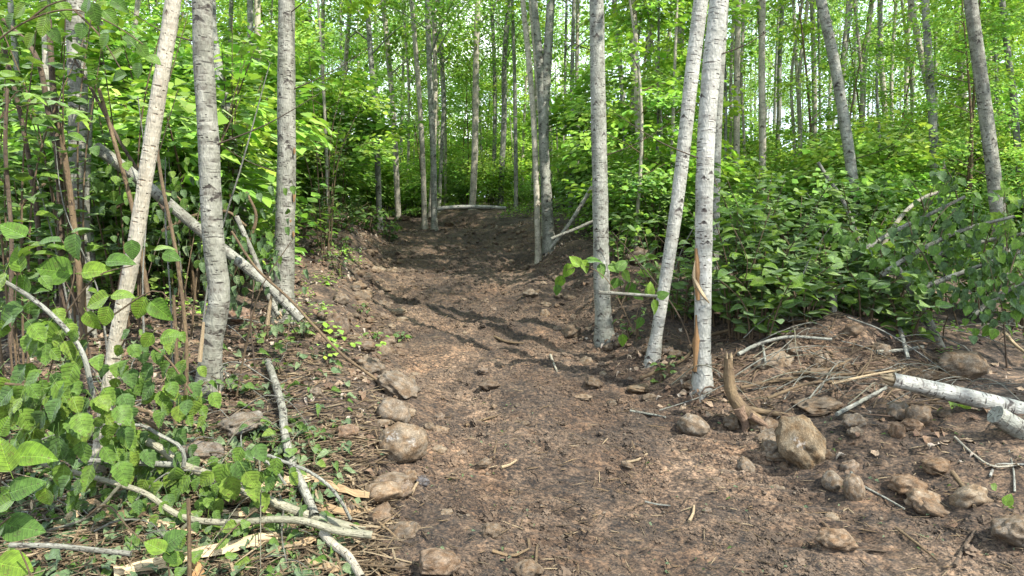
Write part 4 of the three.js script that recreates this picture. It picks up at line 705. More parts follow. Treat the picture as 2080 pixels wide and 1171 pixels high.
b = stick('fallen_branch', 'cut stick with a white end poking past the pale aspen at the track edge', 'branch', 928, [[1216, 594], [1262, 597], [1335, 602]], 8, 6, M.grey, { d: 5.4 });
b = stick('snag', 'short standing broken pole between torn-barked birch and root stub', 'dead tree', 929, [[1480, 790], [1481, 755], [1482, 728]], 16, 14, M.stem, { d: 5.2 });
// poles and sticks strewn over the heaved earth on the far bank of stones
[[[[1505, 788], [1600, 770], [1760, 758], [1915, 742]], 7, 5, 'stem', 'long straw-coloured pole across the uprooted earth'], [[[1500, 720], [1540, 700], [1600, 685], [1690, 690]], 8, 6, 'silver', 'grey bowed branch arching over the uprooted earth'], [[[1560, 810], [1640, 780], [1720, 775]], 8, 5, 'stem', 'brown stick below the straw-coloured pole'], [[[1700, 842], [1760, 810], [1800, 788]], 9, 7, 'silver', 'lichened stick leaning on the broken birch log end'], [[[1400, 705], [1450, 680], [1540, 660], [1640, 652]], 8, 6, 'stem', 'tan branch passing behind the torn-barked birch'], [[[1525, 575], [1540, 640], [1555, 735]], 4, 5, 'silver', 'thin white upright twig before the broad-leaved thicket'], [[[1815, 640], [1832, 680], [1845, 728]], 9, 8, 'silver', 'pale stick leaning in the thicket by the big pale boulder'], [[[1990, 615], [2030, 640], [2085, 672]], 7, 6, 'cream', 'peeled stick across the drooping dark leaves'], [[[2040, 675], [2062, 700], [2085, 718]], 8, 5, 'wood', 'freshly snapped yellow stick beside the big pale boulder'], [[[1780, 715], [1830, 712], [1875, 705]], 8, 7, 'grey', 'short grey stick beside the big pale boulder'], [[[1610, 760], [1680, 752], [1730, 730]], 6, 5, 'stem', 'short tan stick on top of the uprooted earth'], [[[1690, 780], [1780, 760], [1830, 752]], 6, 4, 'wood', 'yellow split stick pointing at the big pale boulder'], [[[1300, 770], [1380, 735], [1412, 705]], 8, 5, 'stem', 'tan stick leaning against the foot of the torn-barked birch']].forEach(([px, w0, w1, m, label], k) => stick('fallen_branch', label, 'branch', 940 + k, px, w0, w1, M[m], { lift: 0.04 + 0.03 * (k % 3) }));
[[[[1720, 945], [1750, 985], [1795, 1010], [1838, 1035]], 6, 4, 'silver', 'grey forked twig lying against the pair of rounded stones'], [[[1545, 840], [1550, 900], [1575, 950], [1585, 975]], 5, 4, 'brown', 'thin bent root below the curved root stub'], [[[1820, 1072], [1870, 1110], [1905, 1140]], 6, 4, 'stem', 'brown twig in the crumbled earth of the bare bank'], [[[1935, 960], [1965, 1000], [1980, 1030]], 10, 7, 'stem', 'stubby broken stick on the bare bank'], [[[1940, 1150], [1960, 1110], [1982, 1078]], 9, 6, 'brown', 'brown stick leaning in the lowest corner of the bare bank'], [[[1940, 888], [1980, 925], [2018, 948], [2070, 945]], 5, 5, 'cream', 'white twig curving along the bare bank'], [[[2012, 968], [2025, 945], [2062, 944], [2090, 945]], 6, 5, 'pale', 'bleached forked twig on the bare bank'], [[[2062, 1000], [2060, 960], [2050, 915]], 5, 3, 'silver', 'upright thin twig beside the bleached forked twig'], [[[1490, 1060], [1540, 1090], [1600, 1145]], 4, 3, 'stem', 'thin straight stick across the dry earth'], [[[1670, 1060], [1700, 1090], [1760, 1150]], 5, 3, 'stem', 'thin brown stick beside the half-buried stone'], [[[1720, 1118], [1770, 1118], [1800, 1122]], 5, 4, 'brown', 'short brown stick lying flat on dry earth'], [[[945, 865], [975, 855], [1005, 846]], 7, 4, 'stem', 'split tan stick lying on the track'], [[[1003, 932], [1006, 910], [1009, 895]], 5, 3, 'stem', 'small tan stick standing on the track'], [[[1018, 950], [1035, 945], [1050, 935]], 7, 4, 'wood', 'curled bark strip on the track'], [[[1270, 940], [1295, 935], [1315, 922]], 6, 4, 'wood', 'bent pale chip stick beside the cleat marks'], [[[1118, 722], [1125, 740], [1132, 755]], 6, 4, 'cream', 'white curved stick in the middle of the track'], [[[1005, 685], [1030, 695], [1065, 698]], 6, 4, 'stem', 'dark stick half sunk in the upper track'], [[[1280, 835], [1320, 842], [1352, 848]], 6, 4, 'silver', 'grey stick at the track edge near the egg-shaped stone'], [[[1072, 1150], [1075, 1110], [1073, 1095]], 8, 6, 'stem', 'snapped brown stem standing in the churned earth'], [[[1088, 1150], [1090, 1120], [1092, 1108]], 7, 5, 'stem', 'second snapped stem beside the stone at the track foot'], [[[905, 970], [920, 962], [930, 953]], 6, 5, 'brown', 'short stub of wood near the big round boulder'], [[[1400, 1060], [1408, 1045], [1410, 1028]], 8, 5, 'wood', 'torn pale root end in the cleat marks'], [[[1155, 1115], [1158, 1090], [1160, 1080]], 8, 6, 'stem', 'rough peg of wood in the churned earth'], [[[1000, 1120], [1040, 1130], [1075, 1115]], 8, 4, 'oldWood', 'weathered split stick in the churned earth'], [[[835, 1005], [845, 985], [852, 978]], 7, 4, 'wood', 'pale split stick leaning on small stones'], [[[1310, 1020], [1340, 1026], [1362, 1028]], 4, 3, 'silver', 'thin grey twig flat on the track'], [[[775, 1020], [800, 1040], [812, 1050]], 8, 5, 'brown', 'brown stick end beside the tan stone'], [[[688, 955], [715, 975], [718, 990]], 7, 4, 'wood', 'split yellow stick above the bark slabs']].forEach(([px, w0, w1, m, label], k) => stick('ground_stick', label, 'stick', 970 + k, px, w0, w1, M[m], { sides: 6, rough: 0.15 }));
// bark slabs and split wood in the heap: [from, to, width in pixels]
[[[430, 1005, 760, 1040], 34, 'oldWood', 'long weathered bark slab under the forked pale branch'], [[520, 990, 640, 965], 30, 'wood', 'split yellow block of wood behind the forked pale branch'], [[230, 1160, 560, 1085], 40, 'wood', 'broad bright slab of split wood at the foot of the heap'], [[365, 975, 520, 1020], 24, 'oldWood', 'narrow bark slab beneath the hanging leaves'], [[640, 975, 760, 1010], 22, 'oldWood', 'bark strip beside the tan stones'], [[110, 1075, 180, 1020], 22, 'wood', 'peeled curl of bark under the wavy branch'], [[560, 1120, 640, 1095], 20, 'oldWood', 'brown chip of bark below the branch tips'], [[385, 1120, 410, 1175], 26, 'innerBark', 'orange bark board standing beside the thin upright stick'], [[300, 1060, 400, 1085], 16, 'wood', 'pale strip of wood in the green litter'], [[620, 1140, 690, 1160], 18, 'oldWood', 'bark chip near the curved cream stick'], [[440, 1045, 560, 1035], 18, 'wood', 'thin split lath between two crossing branches'], [[140, 1000, 260, 1050], 15, 'oldWood', 'grey lath under the wavy branch']].forEach(([[x0, y0, x1, y1], w, m, label], k) => {
  const a = lying(x0, y0, 0.02, 0.02), c = lying(x1, y1, 0.02, 0.02), r = rng(1100 + k), mid = a.clone().lerp(c, 0.5), len = a.distanceTo(c), W2 = w / 2 * -mid.z / FOCAL;
  const n = 14, pos = [], uv = [], idx = [], dir = c.clone().sub(a).normalize(), side = UP.clone().cross(dir).normalize(), up = dir.clone().cross(side), th = 0.012;
  for (let i = 0; i <= n; i++) { const t = i / n, wa = W2 * (1 + 0.25 * n2(t * 4, k)) * (t < 0.08 || t > 0.92 ? 0.6 + 0.3 * r() : 1), wb = W2 * (1 + 0.25 * n2(t * 4, k + 50)) * (t < 0.08 || t > 0.92 ? 0.6 + 0.3 * r() : 1);
    for (const [s, h] of [[-wa, -0.4 * wa], [-wa * 0.5, th * 0.6], [0, th], [wb * 0.5, th * 0.6], [wb, -0.4 * wb], [0, -th]]) { const p = dir.clone().multiplyScalar((t - 0.5) * len).addScaledVector(side, s).addScaledVector(up, h + 0.012 * n2(t * 5 + s * 20, k)); pos.push(p.x, p.y, p.z); uv.push(s * 3 + k * 0.3, t * len * 1.2); } }
  for (let i = 0; i < n; i++) for (let q = 0; q < 6; q++) { const A = i * 6 + q, B = i * 6 + (q + 1) % 6; idx.push(A, A + 6, B, B, A + 6, B + 6); }
  for (const i of [0, n * 6]) for (let q = 1; q < 5; q++) idx.push(i, i + q, i + q + 1);
  const g = new THREE.BufferGeometry(); g.setAttribute('position', new THREE.Float32BufferAttribute(pos, 3)); g.setAttribute('uv', new THREE.Float32BufferAttribute(uv, 2)); g.setIndex(idx); const f = g.toNonIndexed(); f.computeVertexNormals();
  const o = solo('wood_slab', f, M[m], label, 'split wood'); o.position.copy(mid);
});
// thin living stems on the left
[[[[128, 640], [124, 500], [118, 330], [105, 150], [98, 40]], 14, 11, 'brown', 'reddish-brown straight stem among tangled stems', 4.9], [[[160, 640], [135, 420], [100, 240], [70, 110], [5, 40]], 13, 9, 'brown', 'grey crooked stem crossing the reddish-brown one', 5.2], [[[85, 560], [70, 400], [40, 230], [8, 100]], 11, 8, 'brown', 'thin dark stem leaning outwards beside the dark trunk', 5.3], [[[172, 720], [160, 560], [140, 380], [120, 250]], 14, 10, 'stem', 'pale slim stem in front of the dark trunk', 4.8], [[[375, 860], [378, 700], [358, 520], [330, 380], [318, 300]], 9, 6, 'stem', 'thin straight sapling stem before the stout trunk', 4.1], [[[355, 880], [358, 720], [352, 600]], 9, 6, 'stem', 'snapped sapling stem before the stout trunk', 4.1], [[[190, 560], [178, 400], [180, 300], [186, 200]], 12, 9, 'grey', 'slender grey stem close by the dark trunk', 5.8], [[[300, 600], [270, 430], [235, 300], [200, 180]], 10, 7, 'stem', 'tan slanting pole behind the leaning cream trunk', 5.0], [[[335, 430], [250, 300], [190, 190], [150, 120]], 8, 5, 'brown', 'brown drooping pole high behind the leaning cream trunk', 5.3], [[[20, 700], [22, 480], [10, 300], [14, 180]], 9, 7, 'brown', 'dark thin stem rising from the large-leaved hobblebush', 4.4]].forEach(([px, w0, w1, m, label, d], k) => stick('sapling_stem', label, 'sapling', 1200 + k, px, w0, w1, M[m], { d, rough: 0.06 }));
{ // bare stalks and twigs threaded through the undergrowth
  const r = rng(1300);
  for (let k = 0; k < 70; k++) {
    const leftSide = k < 34, px = leftSide ? mix(-20, 540, r()) : mix(1330, 2100, r()), d = leftSide ? mix(4.4, 7.5, r()) : mix(5.6, 8, r()), x = (px - 1040) / FOCAL * d, base = P(x, -d, -0.03);
    const lean = V((r() - 0.5) * 1.3, 0, (r() - 0.5) * 0.5), hh = leftSide ? mix(0.5, 2.4, r()) : mix(0.3, 1.2, r()), pts = [base, base.clone().add(V(lean.x * 0.2, hh * 0.35, lean.z * 0.2)), base.clone().add(V(lean.x * 0.6 + (r() - 0.5) * 0.15, hh * 0.7, lean.z)), base.clone().add(V(lean.x, hh, lean.z))];
    const o = solo('bare_stalk', tube(local(pts, base), [0.009, 0.007, 0.005, 0.003].map((q) => q * mix(0.6, 1.2, r())), { sides: 5, step: 0.12, rough: 0.1, seed: k }), [M.brown, M.stem, M.silver][k % 3], leftSide ? 'thin bare stalk in the undergrowth around the grey trunks' : 'thin bare stalk in the thicket around the uprooted earth', 'stalk', leftSide ? 'stalks around the grey trunks' : 'stalks around the uprooted earth'); o.position.copy(base);
  }
}
{ // cut tops of trees with limp dark leaves, dragged into the thicket
  const r = rng(1350);
  [[[1790, 560], [1850, 520], [1950, 470], [2060, 440], 5.9], [[1860, 590], [1940, 560], [2020, 530], [2110, 500], 5.7], [[1740, 520], [1800, 480], [1880, 440], [1960, 400], 6.4], [[1980, 640], [2030, 600], [2090, 570], [2140, 540], 5.4], [[1900, 520], [1960, 500], [2050, 480], [2120, 470], 6.2]].forEach((row, k) => {
    const d = row.pop(), s = stick('cut_treetop', 'cut treetop with limp dark leaves dumped beside the thicket', 'branch', 1360 + k, row, 12, 6, M.grey, { d, group: 'cut treetops' });
    for (let q = 0; q < 5; q++) { const p = new THREE.CatmullRomCurve3(s.pts).getPointAt(r()), e = p.clone().add(V((r() - 0.5) * 0.7, 0.2 + 0.2 * r(), (r() - 0.3) * 0.5)); part('twig', tube([p, p.clone().lerp(e, 0.5).add(V(0, 0.06, 0)), e], [0.006, 0.004, 0.002], { sides: 4, step: 0.1 }), M.stem, s.o); hangLeaves(s, r, [p, e], 14, 'aspen', [L.thicket[0], L.thicket[2], L.wilted[2]], 0.095, 0.2); }
    hangLeaves(s, r, s.pts, 60, 'aspen', [L.thicket[0], L.thicket[2], L.wilted[2]], 0.09, 0.3);
  });
  [[[330, 470], [390, 440], [460, 430], [500, 460], 5.6], [[220, 430], [280, 400], [340, 390], [380, 420], 5.8], [[40, 420], [80, 380], [130, 370], [160, 400], 5.6], [[470, 560], [500, 500], [520, 440], [500, 390], 5.4]].forEach((row, k) => {
    const d = row.pop(), s = stick('cut_treetop', 'cut leafy top caught among the trunks above the littered bank', 'branch', 1370 + k, row, 9, 5, M.stem, { d, group: 'cut tops among the trunks' });
    hangLeaves(s, r, s.pts, 60, 'wilted', [L.aspen[0], L.wilted[0], L.wilted[2], L.aspen[2]], 0.085, 0.5);
  });
}
{ // matted roots on the uprooted earth
  const r = rng(1400), base = hit(1680, 740);
  const o = thing('root_mat', 'mat of thin torn roots spilling from the uprooted earth', 'roots', base);
  for (let k = 0; k < 230; k++) {
    const p = lying(1440 + r() * 480, 680 + r() * 170, 0.004), a = r() * 6.3, l = mix(0.08, 0.4, r()), q = p.clone().add(V(Math.cos(a) * l * 0.5, 0.03 * r(), Math.sin(a) * l * 0.3)), e = P(p.x + Math.cos(a) * l, p.z + Math.sin(a) * l * 0.6, 0.01 + 0.04 * r()); q.y = Math.max(q.y, H(q.x, q.z) + 0.03 * r());
    part('root', tube(local([p, q, e], base), [0.004, 0.0035, 0.0015].map((t) => t * mix(0.7, 2.2, r())), { sides: 4, step: 0.06, cap: false }), k % 2 ? M.root : M.stem, o);
  }
}

// ---------------------------------------------------------------- stones
function stone(name, label, group, seed, px, py, w, h, turn, opt = {}, { depth = 0.85, sink = 0.25, detail = 9 } = {}) {
  const c = hit(px, py + h * 0.32), d = -c.z, hw = w / 2 * d / FOCAL, hh = h / 2 * d / FOCAL, p = at(px, py, d);
  const o = solo(name, rockShape(seed, detail, opt), M.rock, label, 'stone', group);
  o.scale.set(hw, hh, hw * depth); o.rotation.z = turn; o.position.set(p.x, Math.max(p.y, H(p.x, p.z) + hh * (1 - 2 * sink)), p.z - hw * depth * 0.3); return o;
}
[['big round boulder with a white scuff at the edge of the track', 815, 906, 106, 86, 0.06, { cuts: 0, lump: 0.08, tint: [1.08, 1.02, 0.94], white: [[V(-0.35, 0.62, 0.7), 0.24], [V(-0.1, 0.58, 0.78), 0.16], [V(0.5, 0.3, 0.8), 0.17]] }], ['large upright boulder with white scratches leaning out of the bare bank', 1632, 906, 92, 120, 0.5, { cuts: 2, lump: 0.14, tint: [0.95, 0.9, 0.78], white: [[V(-0.3, 0.55, 0.75), 0.2], [V(-0.2, 0.25, 0.92), 0.15]] }], ['long pointed stone slanting above the flat-faced one at the track edge', 806, 787, 92, 50, -0.5, { cuts: 1, lump: 0.2 }], ['flat-faced angular stone between pointed stone and big round boulder', 797, 842, 72, 64, -0.1, { cuts: 5, lump: 0.12 }], ['tan loaf-shaped stone lying below the big round boulder', 778, 1006, 78, 48, 0.1, { cuts: 2, lump: 0.14, tint: [1.2, 1.08, 0.95] }], ['rough brown block behind the tan loaf-shaped stone', 790, 982, 80, 40, 0.0, { cuts: 4, lump: 0.15, tint: [0.95, 0.9, 0.85] }], ['tan round cobble beside the blue-grey cobble', 830, 972, 34, 34, 0.2, { cuts: 1, tint: [1.1, 1, 0.9] }], ['blue-grey rounded cobble on the track edge', 858, 980, 26, 22, 0, { cuts: 0, tint: [0.75, 0.85, 1.1] }], ['egg-shaped stone at the foot of the torn-barked birch', 1411, 869, 66, 48, -0.35, { cuts: 0, lump: 0.1 }], ['round stone paired with the notched upright one', 1695, 981, 46, 48, 0, { cuts: 1, lump: 0.1 }], ['notched upright oval stone leaning on its round partner', 1738, 996, 42, 66, 0.12, { cuts: 0, lump: 0.08, tint: [1.1, 1.05, 1] }], ['big pale boulder lying behind the broken birch log', 1962, 748, 98, 68, -0.05, { cuts: 3, lump: 0.12, tint: [1.05, 0.98, 0.9] }], ['brown stone half hidden behind the white-scratched upright boulder', 1573, 912, 52, 44, 0, { cuts: 1 }], ['small round stone above the half-hidden brown stone', 1563, 884, 32, 24, 0, { cuts: 1 }], ['wedge-shaped stone standing clear of the white-scratched boulder', 1516, 950, 38, 40, 0.3, { cuts: 2 }], ['half-buried pale stone low on the dry earth', 1705, 1100, 76, 42, -0.1, { cuts: 1, tint: [1.1, 0.98, 0.88] }], ['dark round stone behind the curved root stub', 1490, 862, 38, 34, 0, { cuts: 1, tint: [0.8, 0.78, 0.75] }], ['tan boulder cut off by the frame edge on the bare bank', 2075, 1085, 90, 70, 0, { cuts: 2 }], ['stone lump under the broken birch log end', 1830, 838, 46, 40, 0, { cuts: 1 }], ['smooth brown stone beside the stone lump under the log', 1868, 846, 50, 44, 0.2, { cuts: 1, tint: [0.9, 0.85, 0.8] }], ['reddish angular stone below the log', 1826, 878, 34, 38, 0.3, { cuts: 4, tint: [1.05, 0.9, 0.8] }], ['small reddish stone beside the angular one below the log', 1853, 866, 42, 26, 0, { cuts: 3, tint: [1, 0.85, 0.75] }], ['grey stone in the earth over the white-scratched boulder', 1738, 858, 44, 34, 0, { cuts: 1 }], ['round grey stone next to the earth-coloured one over the boulder', 1740, 880, 30, 22, 0, { cuts: 0 }], ['flat brown slab beneath the poles on uprooted earth', 1665, 830, 96, 32, 0.1, { cuts: 2, tint: [0.8, 0.75, 0.7] }], ['wide flat boulder at the foot of the track', 885, 1152, 100, 56, 0.05, { cuts: 3, lump: 0.12, tint: [0.95, 0.85, 0.78] }], ['stone with snapped stems standing behind it at the track foot', 1075, 1160, 60, 40, 0, { cuts: 2, tint: [0.85, 0.8, 0.75] }], ['broken brown stone half sunk in the churned earth', 998, 1082, 42, 34, 0.3, { cuts: 4, tint: [0.9, 0.85, 0.8] }], ['grey boulder in the leafy litter behind the hanging leaves', 490, 868, 92, 54, 0.1, { cuts: 4, tint: [0.9, 0.95, 1] }], ['flat grey rock showing through the heap of branches', 410, 925, 90, 46, -0.1, { cuts: 3, tint: [0.85, 0.9, 0.98] }], ['pinkish stone behind the stout trunk', 488, 642, 56, 36, -0.3, { cuts: 2, tint: [1.15, 0.98, 0.95] }], ['brown humped rock lying by the fallen trunk end', 682, 668, 52, 54, -0.4, { cuts: 2, tint: [0.85, 0.8, 0.78] }], ['dusty rock above the humped one by the trunk end', 664, 645, 40, 34, 0, { cuts: 2, tint: [0.85, 0.8, 0.78] }], ['dark oval stone at the left margin of the upper track', 738, 704, 52, 26, -0.08, { cuts: 1, tint: [0.8, 0.76, 0.72] }], ['lumpy stone above the long pointed one', 748, 744, 50, 32, -0.2, { cuts: 1 }], ['small lumpy stone touching the long pointed one', 768, 752, 30, 28, 0, { cuts: 1 }], ['dark stone between the seedlings on the track margin', 782, 684, 30, 32, 0, { cuts: 3, tint: [0.75, 0.7, 0.68] }], ['round stone alone on the upper track near the raised bank', 1078, 598, 32, 18, 0, { cuts: 1 }], ['smooth stone on the dark raised bank', 1300, 525, 60, 40, 0.1, { cuts: 2, tint: [0.85, 0.82, 0.8] }], ['dark stone at the crest of the track', 912, 455, 18, 16, 0, { cuts: 2, tint: [0.7, 0.65, 0.6] }], ['brown stone in the mud heap at the crest', 820, 444, 24, 14, 0, { cuts: 2, tint: [0.75, 0.65, 0.58] }], ['flat dark stone in the middle of the track', 995, 785, 42, 22, 0, { cuts: 2, tint: [0.7, 0.65, 0.62] }], ['round dark stone at the track edge below the pale aspen', 1206, 780, 38, 24, 0, { cuts: 1, tint: [0.75, 0.7, 0.66] }], ['pale flat stone near the round dark one', 1182, 808, 42, 12, 0, { cuts: 2, tint: [1.05, 0.98, 0.9] }], ['pale flat stone under the slanting birch', 1300, 790, 60, 16, -0.05, { cuts: 2, tint: [1.05, 0.95, 0.82] }], ['boulder in earth at the foot of the pale aspen', 1160, 675, 40, 28, 0.1, { cuts: 2, tint: [0.8, 0.76, 0.72] }], ['brown stone on the slope below the scraped aspen', 690, 610, 34, 24, 0, { cuts: 2 }], ['round stone below the brown one on the slope', 720, 588, 26, 18, 0, { cuts: 2 }], ['small stone under the stout trunk in the litter', 640, 800, 26, 22, 0, { cuts: 1 }], ['rounded reddish stone in the litter beside the grey boulder', 705, 880, 44, 36, 0, { cuts: 1, tint: [1.1, 0.95, 0.88] }], ['buried stone behind the stems on the uprooted earth', 1660, 765, 64, 30, 0, { cuts: 1, tint: [0.7, 0.66, 0.62] }], ['rounded buried stone on the bare bank face', 1850, 990, 70, 40, 0, { cuts: 1, tint: [0.95, 0.82, 0.72] }], ['low buried stone on the bare bank face', 1910, 950, 60, 30, 0, { cuts: 1, tint: [0.9, 0.78, 0.68] }]].forEach(([label, px, py, w, h, turn, opt], k) => stone(w > 60 ? 'boulder' : 'stone', label, null, 1500 + k, px, py, w, h, turn, opt, { detail: w > 80 ? 14 : 7 }));
{
  const r = rng(1600), kinds = [1, 2, 3, 4, 5, 6].map((s) => rockShape(1700 + s, 5, { cuts: 2 + s % 3, tint: [[1, 0.95, 0.9], [1.15, 1.05, 0.95], [0.8, 0.78, 0.76], [1.05, 1, 1], [0.9, 0.8, 0.72], [1.25, 1.2, 1.12]][s - 1] }));
  const lay = (o, p, s) => { o.position.copy(p); o.position.y += s * 0.12; o.scale.set(s * mix(0.8, 1.3, r()), s * mix(0.5, 0.85, r()), s * mix(0.8, 1.2, r())); o.rotation.set((r() - 0.5) * 0.5, r() * 6.3, (r() - 0.5) * 0.5); };
  for (let k = 0; k < 110; k++) {                                        // stones turned up by the blade
    const leftSide = k < 70, d = leftSide ? mix(3.4, 11, r()) : mix(3.4, 6.2, r()), c = trackX(d), w = trackW(d), x = leftSide ? c - w - mix(-0.12, 0.35, r()) : c + w + mix(0.1, 2.0, r());
    const o = solo('stone', kinds[k % 6], M.rock, leftSide ? 'rounded stone in the line of rubble along the leaf-littered bank' : 'rounded stone in the bare earth bank by the birch log', 'stone', leftSide ? 'rubble along the littered bank' : 'stones in the bare bank'); lay(o, P(x, -d), mix(0.03, 0.09, r()));
  }
  let n = 0;
  while (n < 250) {                                                      // cobbles and pebbles that can be told apart
    const edge = r() < 0.5, d = mix(2.9, 13.5, Math.pow(r(), 0.75)), c = trackX(d), w = trackW(d), off = edge ? (r() < 0.62 ? -1 : 1) * (w + (r() - 0.35) * 0.7) : (r() - 0.5) * 2 * w, x = c + off;
    const s = (edge ? mix(0.02, 0.065, r() ** 2) : mix(0.012, 0.042, r() ** 2)) * mix(1, 1.3, d / 13);
    const o = solo('pebble', kinds[n % 6], M.rock, edge ? 'cobble strewn along the edge of the dirt track' : 'pebble pressed into the surface of the dirt track', 'stone', edge ? 'cobbles along the track edges' : 'pebbles on the track'); lay(o, P(x, -d), s); n++;
  }
  const small = rockShape(1790, 1, { cuts: 2 }), list = [];
  for (let k = 0; k < 1300; k++) { const d = mix(2.6, 12, Math.pow(r(), 0.8)), c = trackX(d), w = trackW(d), x = c + (r() - 0.5) * 2 * (w + 0.6) + (r() < 0.2 ? 1.2 * r() : 0), s = mix(0.004, 0.013, r() ** 2); list.push([P(x, -d, s * 0.2), V(r() - 0.5, 0.2 * r(), r() - 0.5), V(0, 1, 0), V(s * 1.2, s * 0.8, s), mix(0.7, 1.25, r())]); }
  tag(cloud('gravel', small, M.rock, list, scene), 'fine gravel scattered through the dirt of the track', 'gravel', null, 'stuff');
  // crumbled earth: three grades of crumbs, half sunk
  const lumpG = (seed, detail) => { const g0 = new THREE.IcosahedronGeometry(1, detail); g0.deleteAttribute('uv'); g0.deleteAttribute('normal'); const g = mergeVertices(g0, 1e-4), p = g.attributes.position; for (let i = 0; i < p.count; i++) { const x = p.getX(i), y = p.getY(i), z = p.getZ(i), k = 1 + 0.55 * n3(x * 1.5 + seed, y * 1.5, z * 1.5) + 0.3 * n3(x * 4, y * 4 + seed, z * 4); p.setXYZ(i, x * k, y * k, z * k); } const f = g.toNonIndexed(); f.computeVertexNormals(); return f; };
  [[3, 38000, 0.0025, 0.006, 1, 8], [5, 16000, 0.005, 0.011, 1, 13], [9, 3600, 0.010, 0.024, 2, 17]].forEach(([seed, count, s0, s1, detail, far], grade) => {
    const clods = [];
    for (let k = 0; k < count; k++) {
      const d = mix(2.5, far, Math.pow(r(), 1.2)), c = trackX(d), w = trackW(d), x = c + (r() - 0.5) * 2 * (w + 0.4) + (r() < 0.34 && d < 8 ? 2.2 * r() : 0), z = -d, m = n2(x * 1.3 + 60, z * 1.3) + 0.5 * n2(x * 4, z * 4);
      if (m < (grade ? 0.05 : -0.3) + 0.5 * (r() - 0.5)) continue;
      const s = mix(s0, s1, r() * r()) * mix(1, 1.4, d / 16), kk = mix(0.42, 0.74, r());
      clods.push([P(x, z, s * 0.15), V(r() - 0.5, 0.5 * (r() - 0.5), r() - 0.5), V(r() - 0.5, 1, r() - 0.5), V(s * mix(0.8, 1.5, r()), s * mix(0.6, 1, r()), s * mix(0.8, 1.4, r())), soilColor(x, z).map((q) => q * kk)]);
    }
    const o = shade(new THREE.InstancedMesh(lumpG(seed, detail), M.clod, clods.length)), m4 = new THREE.Matrix4(), cc = new THREE.Color();
    clods.forEach(([p, a, n, s, k], i) => { o.setMatrixAt(i, m4.compose(p, facing(a, n), s)); o.setColorAt(i, cc.setRGB(...k)); });
    o.name = 'crumbled_earth'; o.name = numbered(o.name); scene.add(o); tag(o, ['fine crumbs', 'crumbs', 'clods'][grade] + ' of torn brown earth over the track', 'earth', null, 'stuff');
  });
}

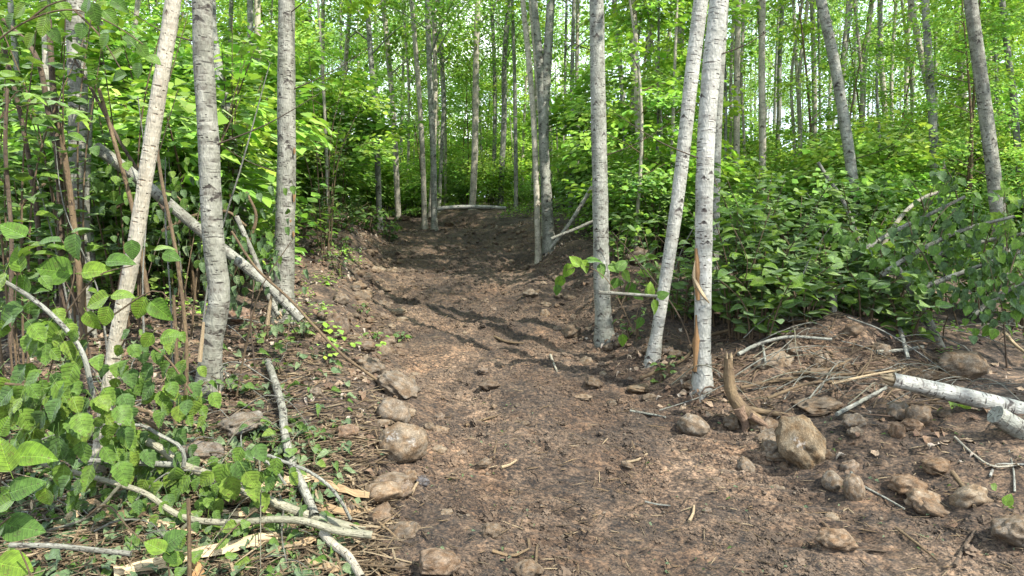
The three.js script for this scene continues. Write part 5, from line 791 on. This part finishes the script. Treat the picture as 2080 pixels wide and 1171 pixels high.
// ---------------------------------------------------------------- litter
{
  const r = rng(1800), dead = [], green = [], chips = [];
  for (let k = 0; k < 9000; k++) {
    const leftSide = r() < 0.8, d = mix(2.6, 15, Math.pow(r(), 0.9)), c = trackX(d), w = trackW(d), x = leftSide ? c - w - 0.1 - 3.2 * Math.pow(r(), 0.9) : c + w + 0.3 + 3 * r(), z = -d;
    if (n2(x * 1.2 + 15, z * 1.2) + 0.6 * (r() - 0.5) < -0.25) continue;
    const a = r() * 6.3; dead.push([P(x, z, 0.008 + 0.015 * r()), V(Math.cos(a), 0.5 * (r() - 0.5), Math.sin(a)), V((r() - 0.5) * 1.1, 1, (r() - 0.5) * 1.1), mix(0.03, 0.085, r()), 1]);
  }
  for (const t of Object.values(T)) for (let k = 0; k < 70; k++) { const a = r() * 6.3, e = 0.08 + 0.4 * r() * r(), x = t.base.x + Math.cos(a) * e, z = t.base.z + Math.sin(a) * e, g = r() * 6.3; dead.splice(Math.floor(r() * dead.length), 0, [P(x, z, 0.01 + 0.03 * r()), V(Math.cos(g), 0.6 * (r() - 0.5), Math.sin(g)), V((r() - 0.5) * 1.4, 1, (r() - 0.5) * 1.4), mix(0.03, 0.075, r()), 1]); }
  const q = Math.floor(dead.length / 4);
  for (let m = 0; m < 4; m++) tag(cloud('dead_leaf_litter', shapes.dead[m % 3], L.dead[m], dead.slice(m * q, (m + 1) * q), scene), ['tan', 'brown', 'bleached', 'dark'][m] + ' dead leaves littering the banks of the track', 'leaf litter', null, 'stuff');
  for (let k = 0; k < 2600; k++) {
    const spot = r(), px = spot < 0.72 ? mix(-40, 700, r()) : spot < 0.85 ? mix(600, 1100, r()) : mix(1300, 2080, r()), py = spot < 0.72 ? mix(r() < 0.3 ? 700 : 860, 1185, r()) : mix(820, 1170, r());
    if (spot >= 0.72 && r() < 0.72) continue;
    const p = hit(px, py), a = r() * 6.3; p.y += 0.012 + 0.02 * r(); green.push([p, V(Math.cos(a), 0.4 * (r() - 0.5), Math.sin(a)), V((r() - 0.5) * 1.2, 1, (r() - 0.5) * 1.2 + 0.2), spot < 0.72 ? mix(0.04, 0.1, r()) : mix(0.012, 0.03, r()), 1]);
  }
  const h = Math.floor(green.length / 3);
  for (let m = 0; m < 3; m++) tag(cloud('green_leaf_litter', shapes.wilted[m], [L.wilted[0], L.wilted[1], L.aspen[0]][m], green.slice(m * h, (m + 1) * h), scene), ['shredded mid-green', 'shredded grey-green', 'shredded bright green'][m] + ' leaves strewn over the heap of branches', 'leaf litter', null, 'stuff');
  for (let k = 0; k < 6500; k++) {
    const leftSide = r() < 0.86, px = leftSide ? mix(-40, 780, r()) : mix(700, 2080, r()), py = leftSide ? mix(640, 1180, r()) : mix(560, 1170, r());
    const p = hit(px, py), a = r() * 6.3, l = mix(0.02, 0.13, r() * r()) * (leftSide ? 1.3 : 0.9); p.y += 0.006 + 0.015 * r(); chips.push([p, V(Math.cos(a), 0.35 * (r() - 0.5), Math.sin(a)), V(r() - 0.5, 1, r() - 0.5), V(mix(0.002, 0.006, r()) * (leftSide ? 1.3 : 0.8), mix(0.0015, 0.004, r()), l), mix(0.55, 1.15, r())]);
  }
  for (let k = 0; k < 1500; k++) {                                       // long shreds of split wood in the heap
    const px = mix(-40, 800, r()), py = mix(860, 1185, Math.pow(r(), 0.8)), p = hit(px, py), a = (r() - 0.5) * 2.6 + (r() < 0.2 ? 1.57 : 0), l = mix(0.05, 0.26, r() * r()); p.y += 0.02 + 0.03 * r();
    chips.splice(Math.floor(r() * chips.length), 0, [p, V(Math.cos(a), 0.3 * (r() - 0.5), Math.sin(a)), V(r() - 0.5, 1, r() - 0.5), V(mix(0.003, 0.011, r() * r()), mix(0.0015, 0.003, r()), l), mix(0.8, 1.3, r())]);
  }
  const chip = tube([V(0, 0, -0.5), V(0.6, 0.3, 0), V(0, 0, 0.5)], [0.7, 1, 0.4], { sides: 5, step: 0.3 });
  const h3 = Math.floor(chips.length / 3);
  for (let m = 0; m < 3; m++) tag(cloud('twig_litter', chip, [M.oldWood, M.stem, M.wood][m], chips.slice(m * h3, (m + 1) * h3), scene), ['grey', 'brown', 'pale yellow'][m] + ' twig bits and wood chips scattered on the ground', 'twig litter', null, 'stuff');
}

renderer.render(scene, camera);
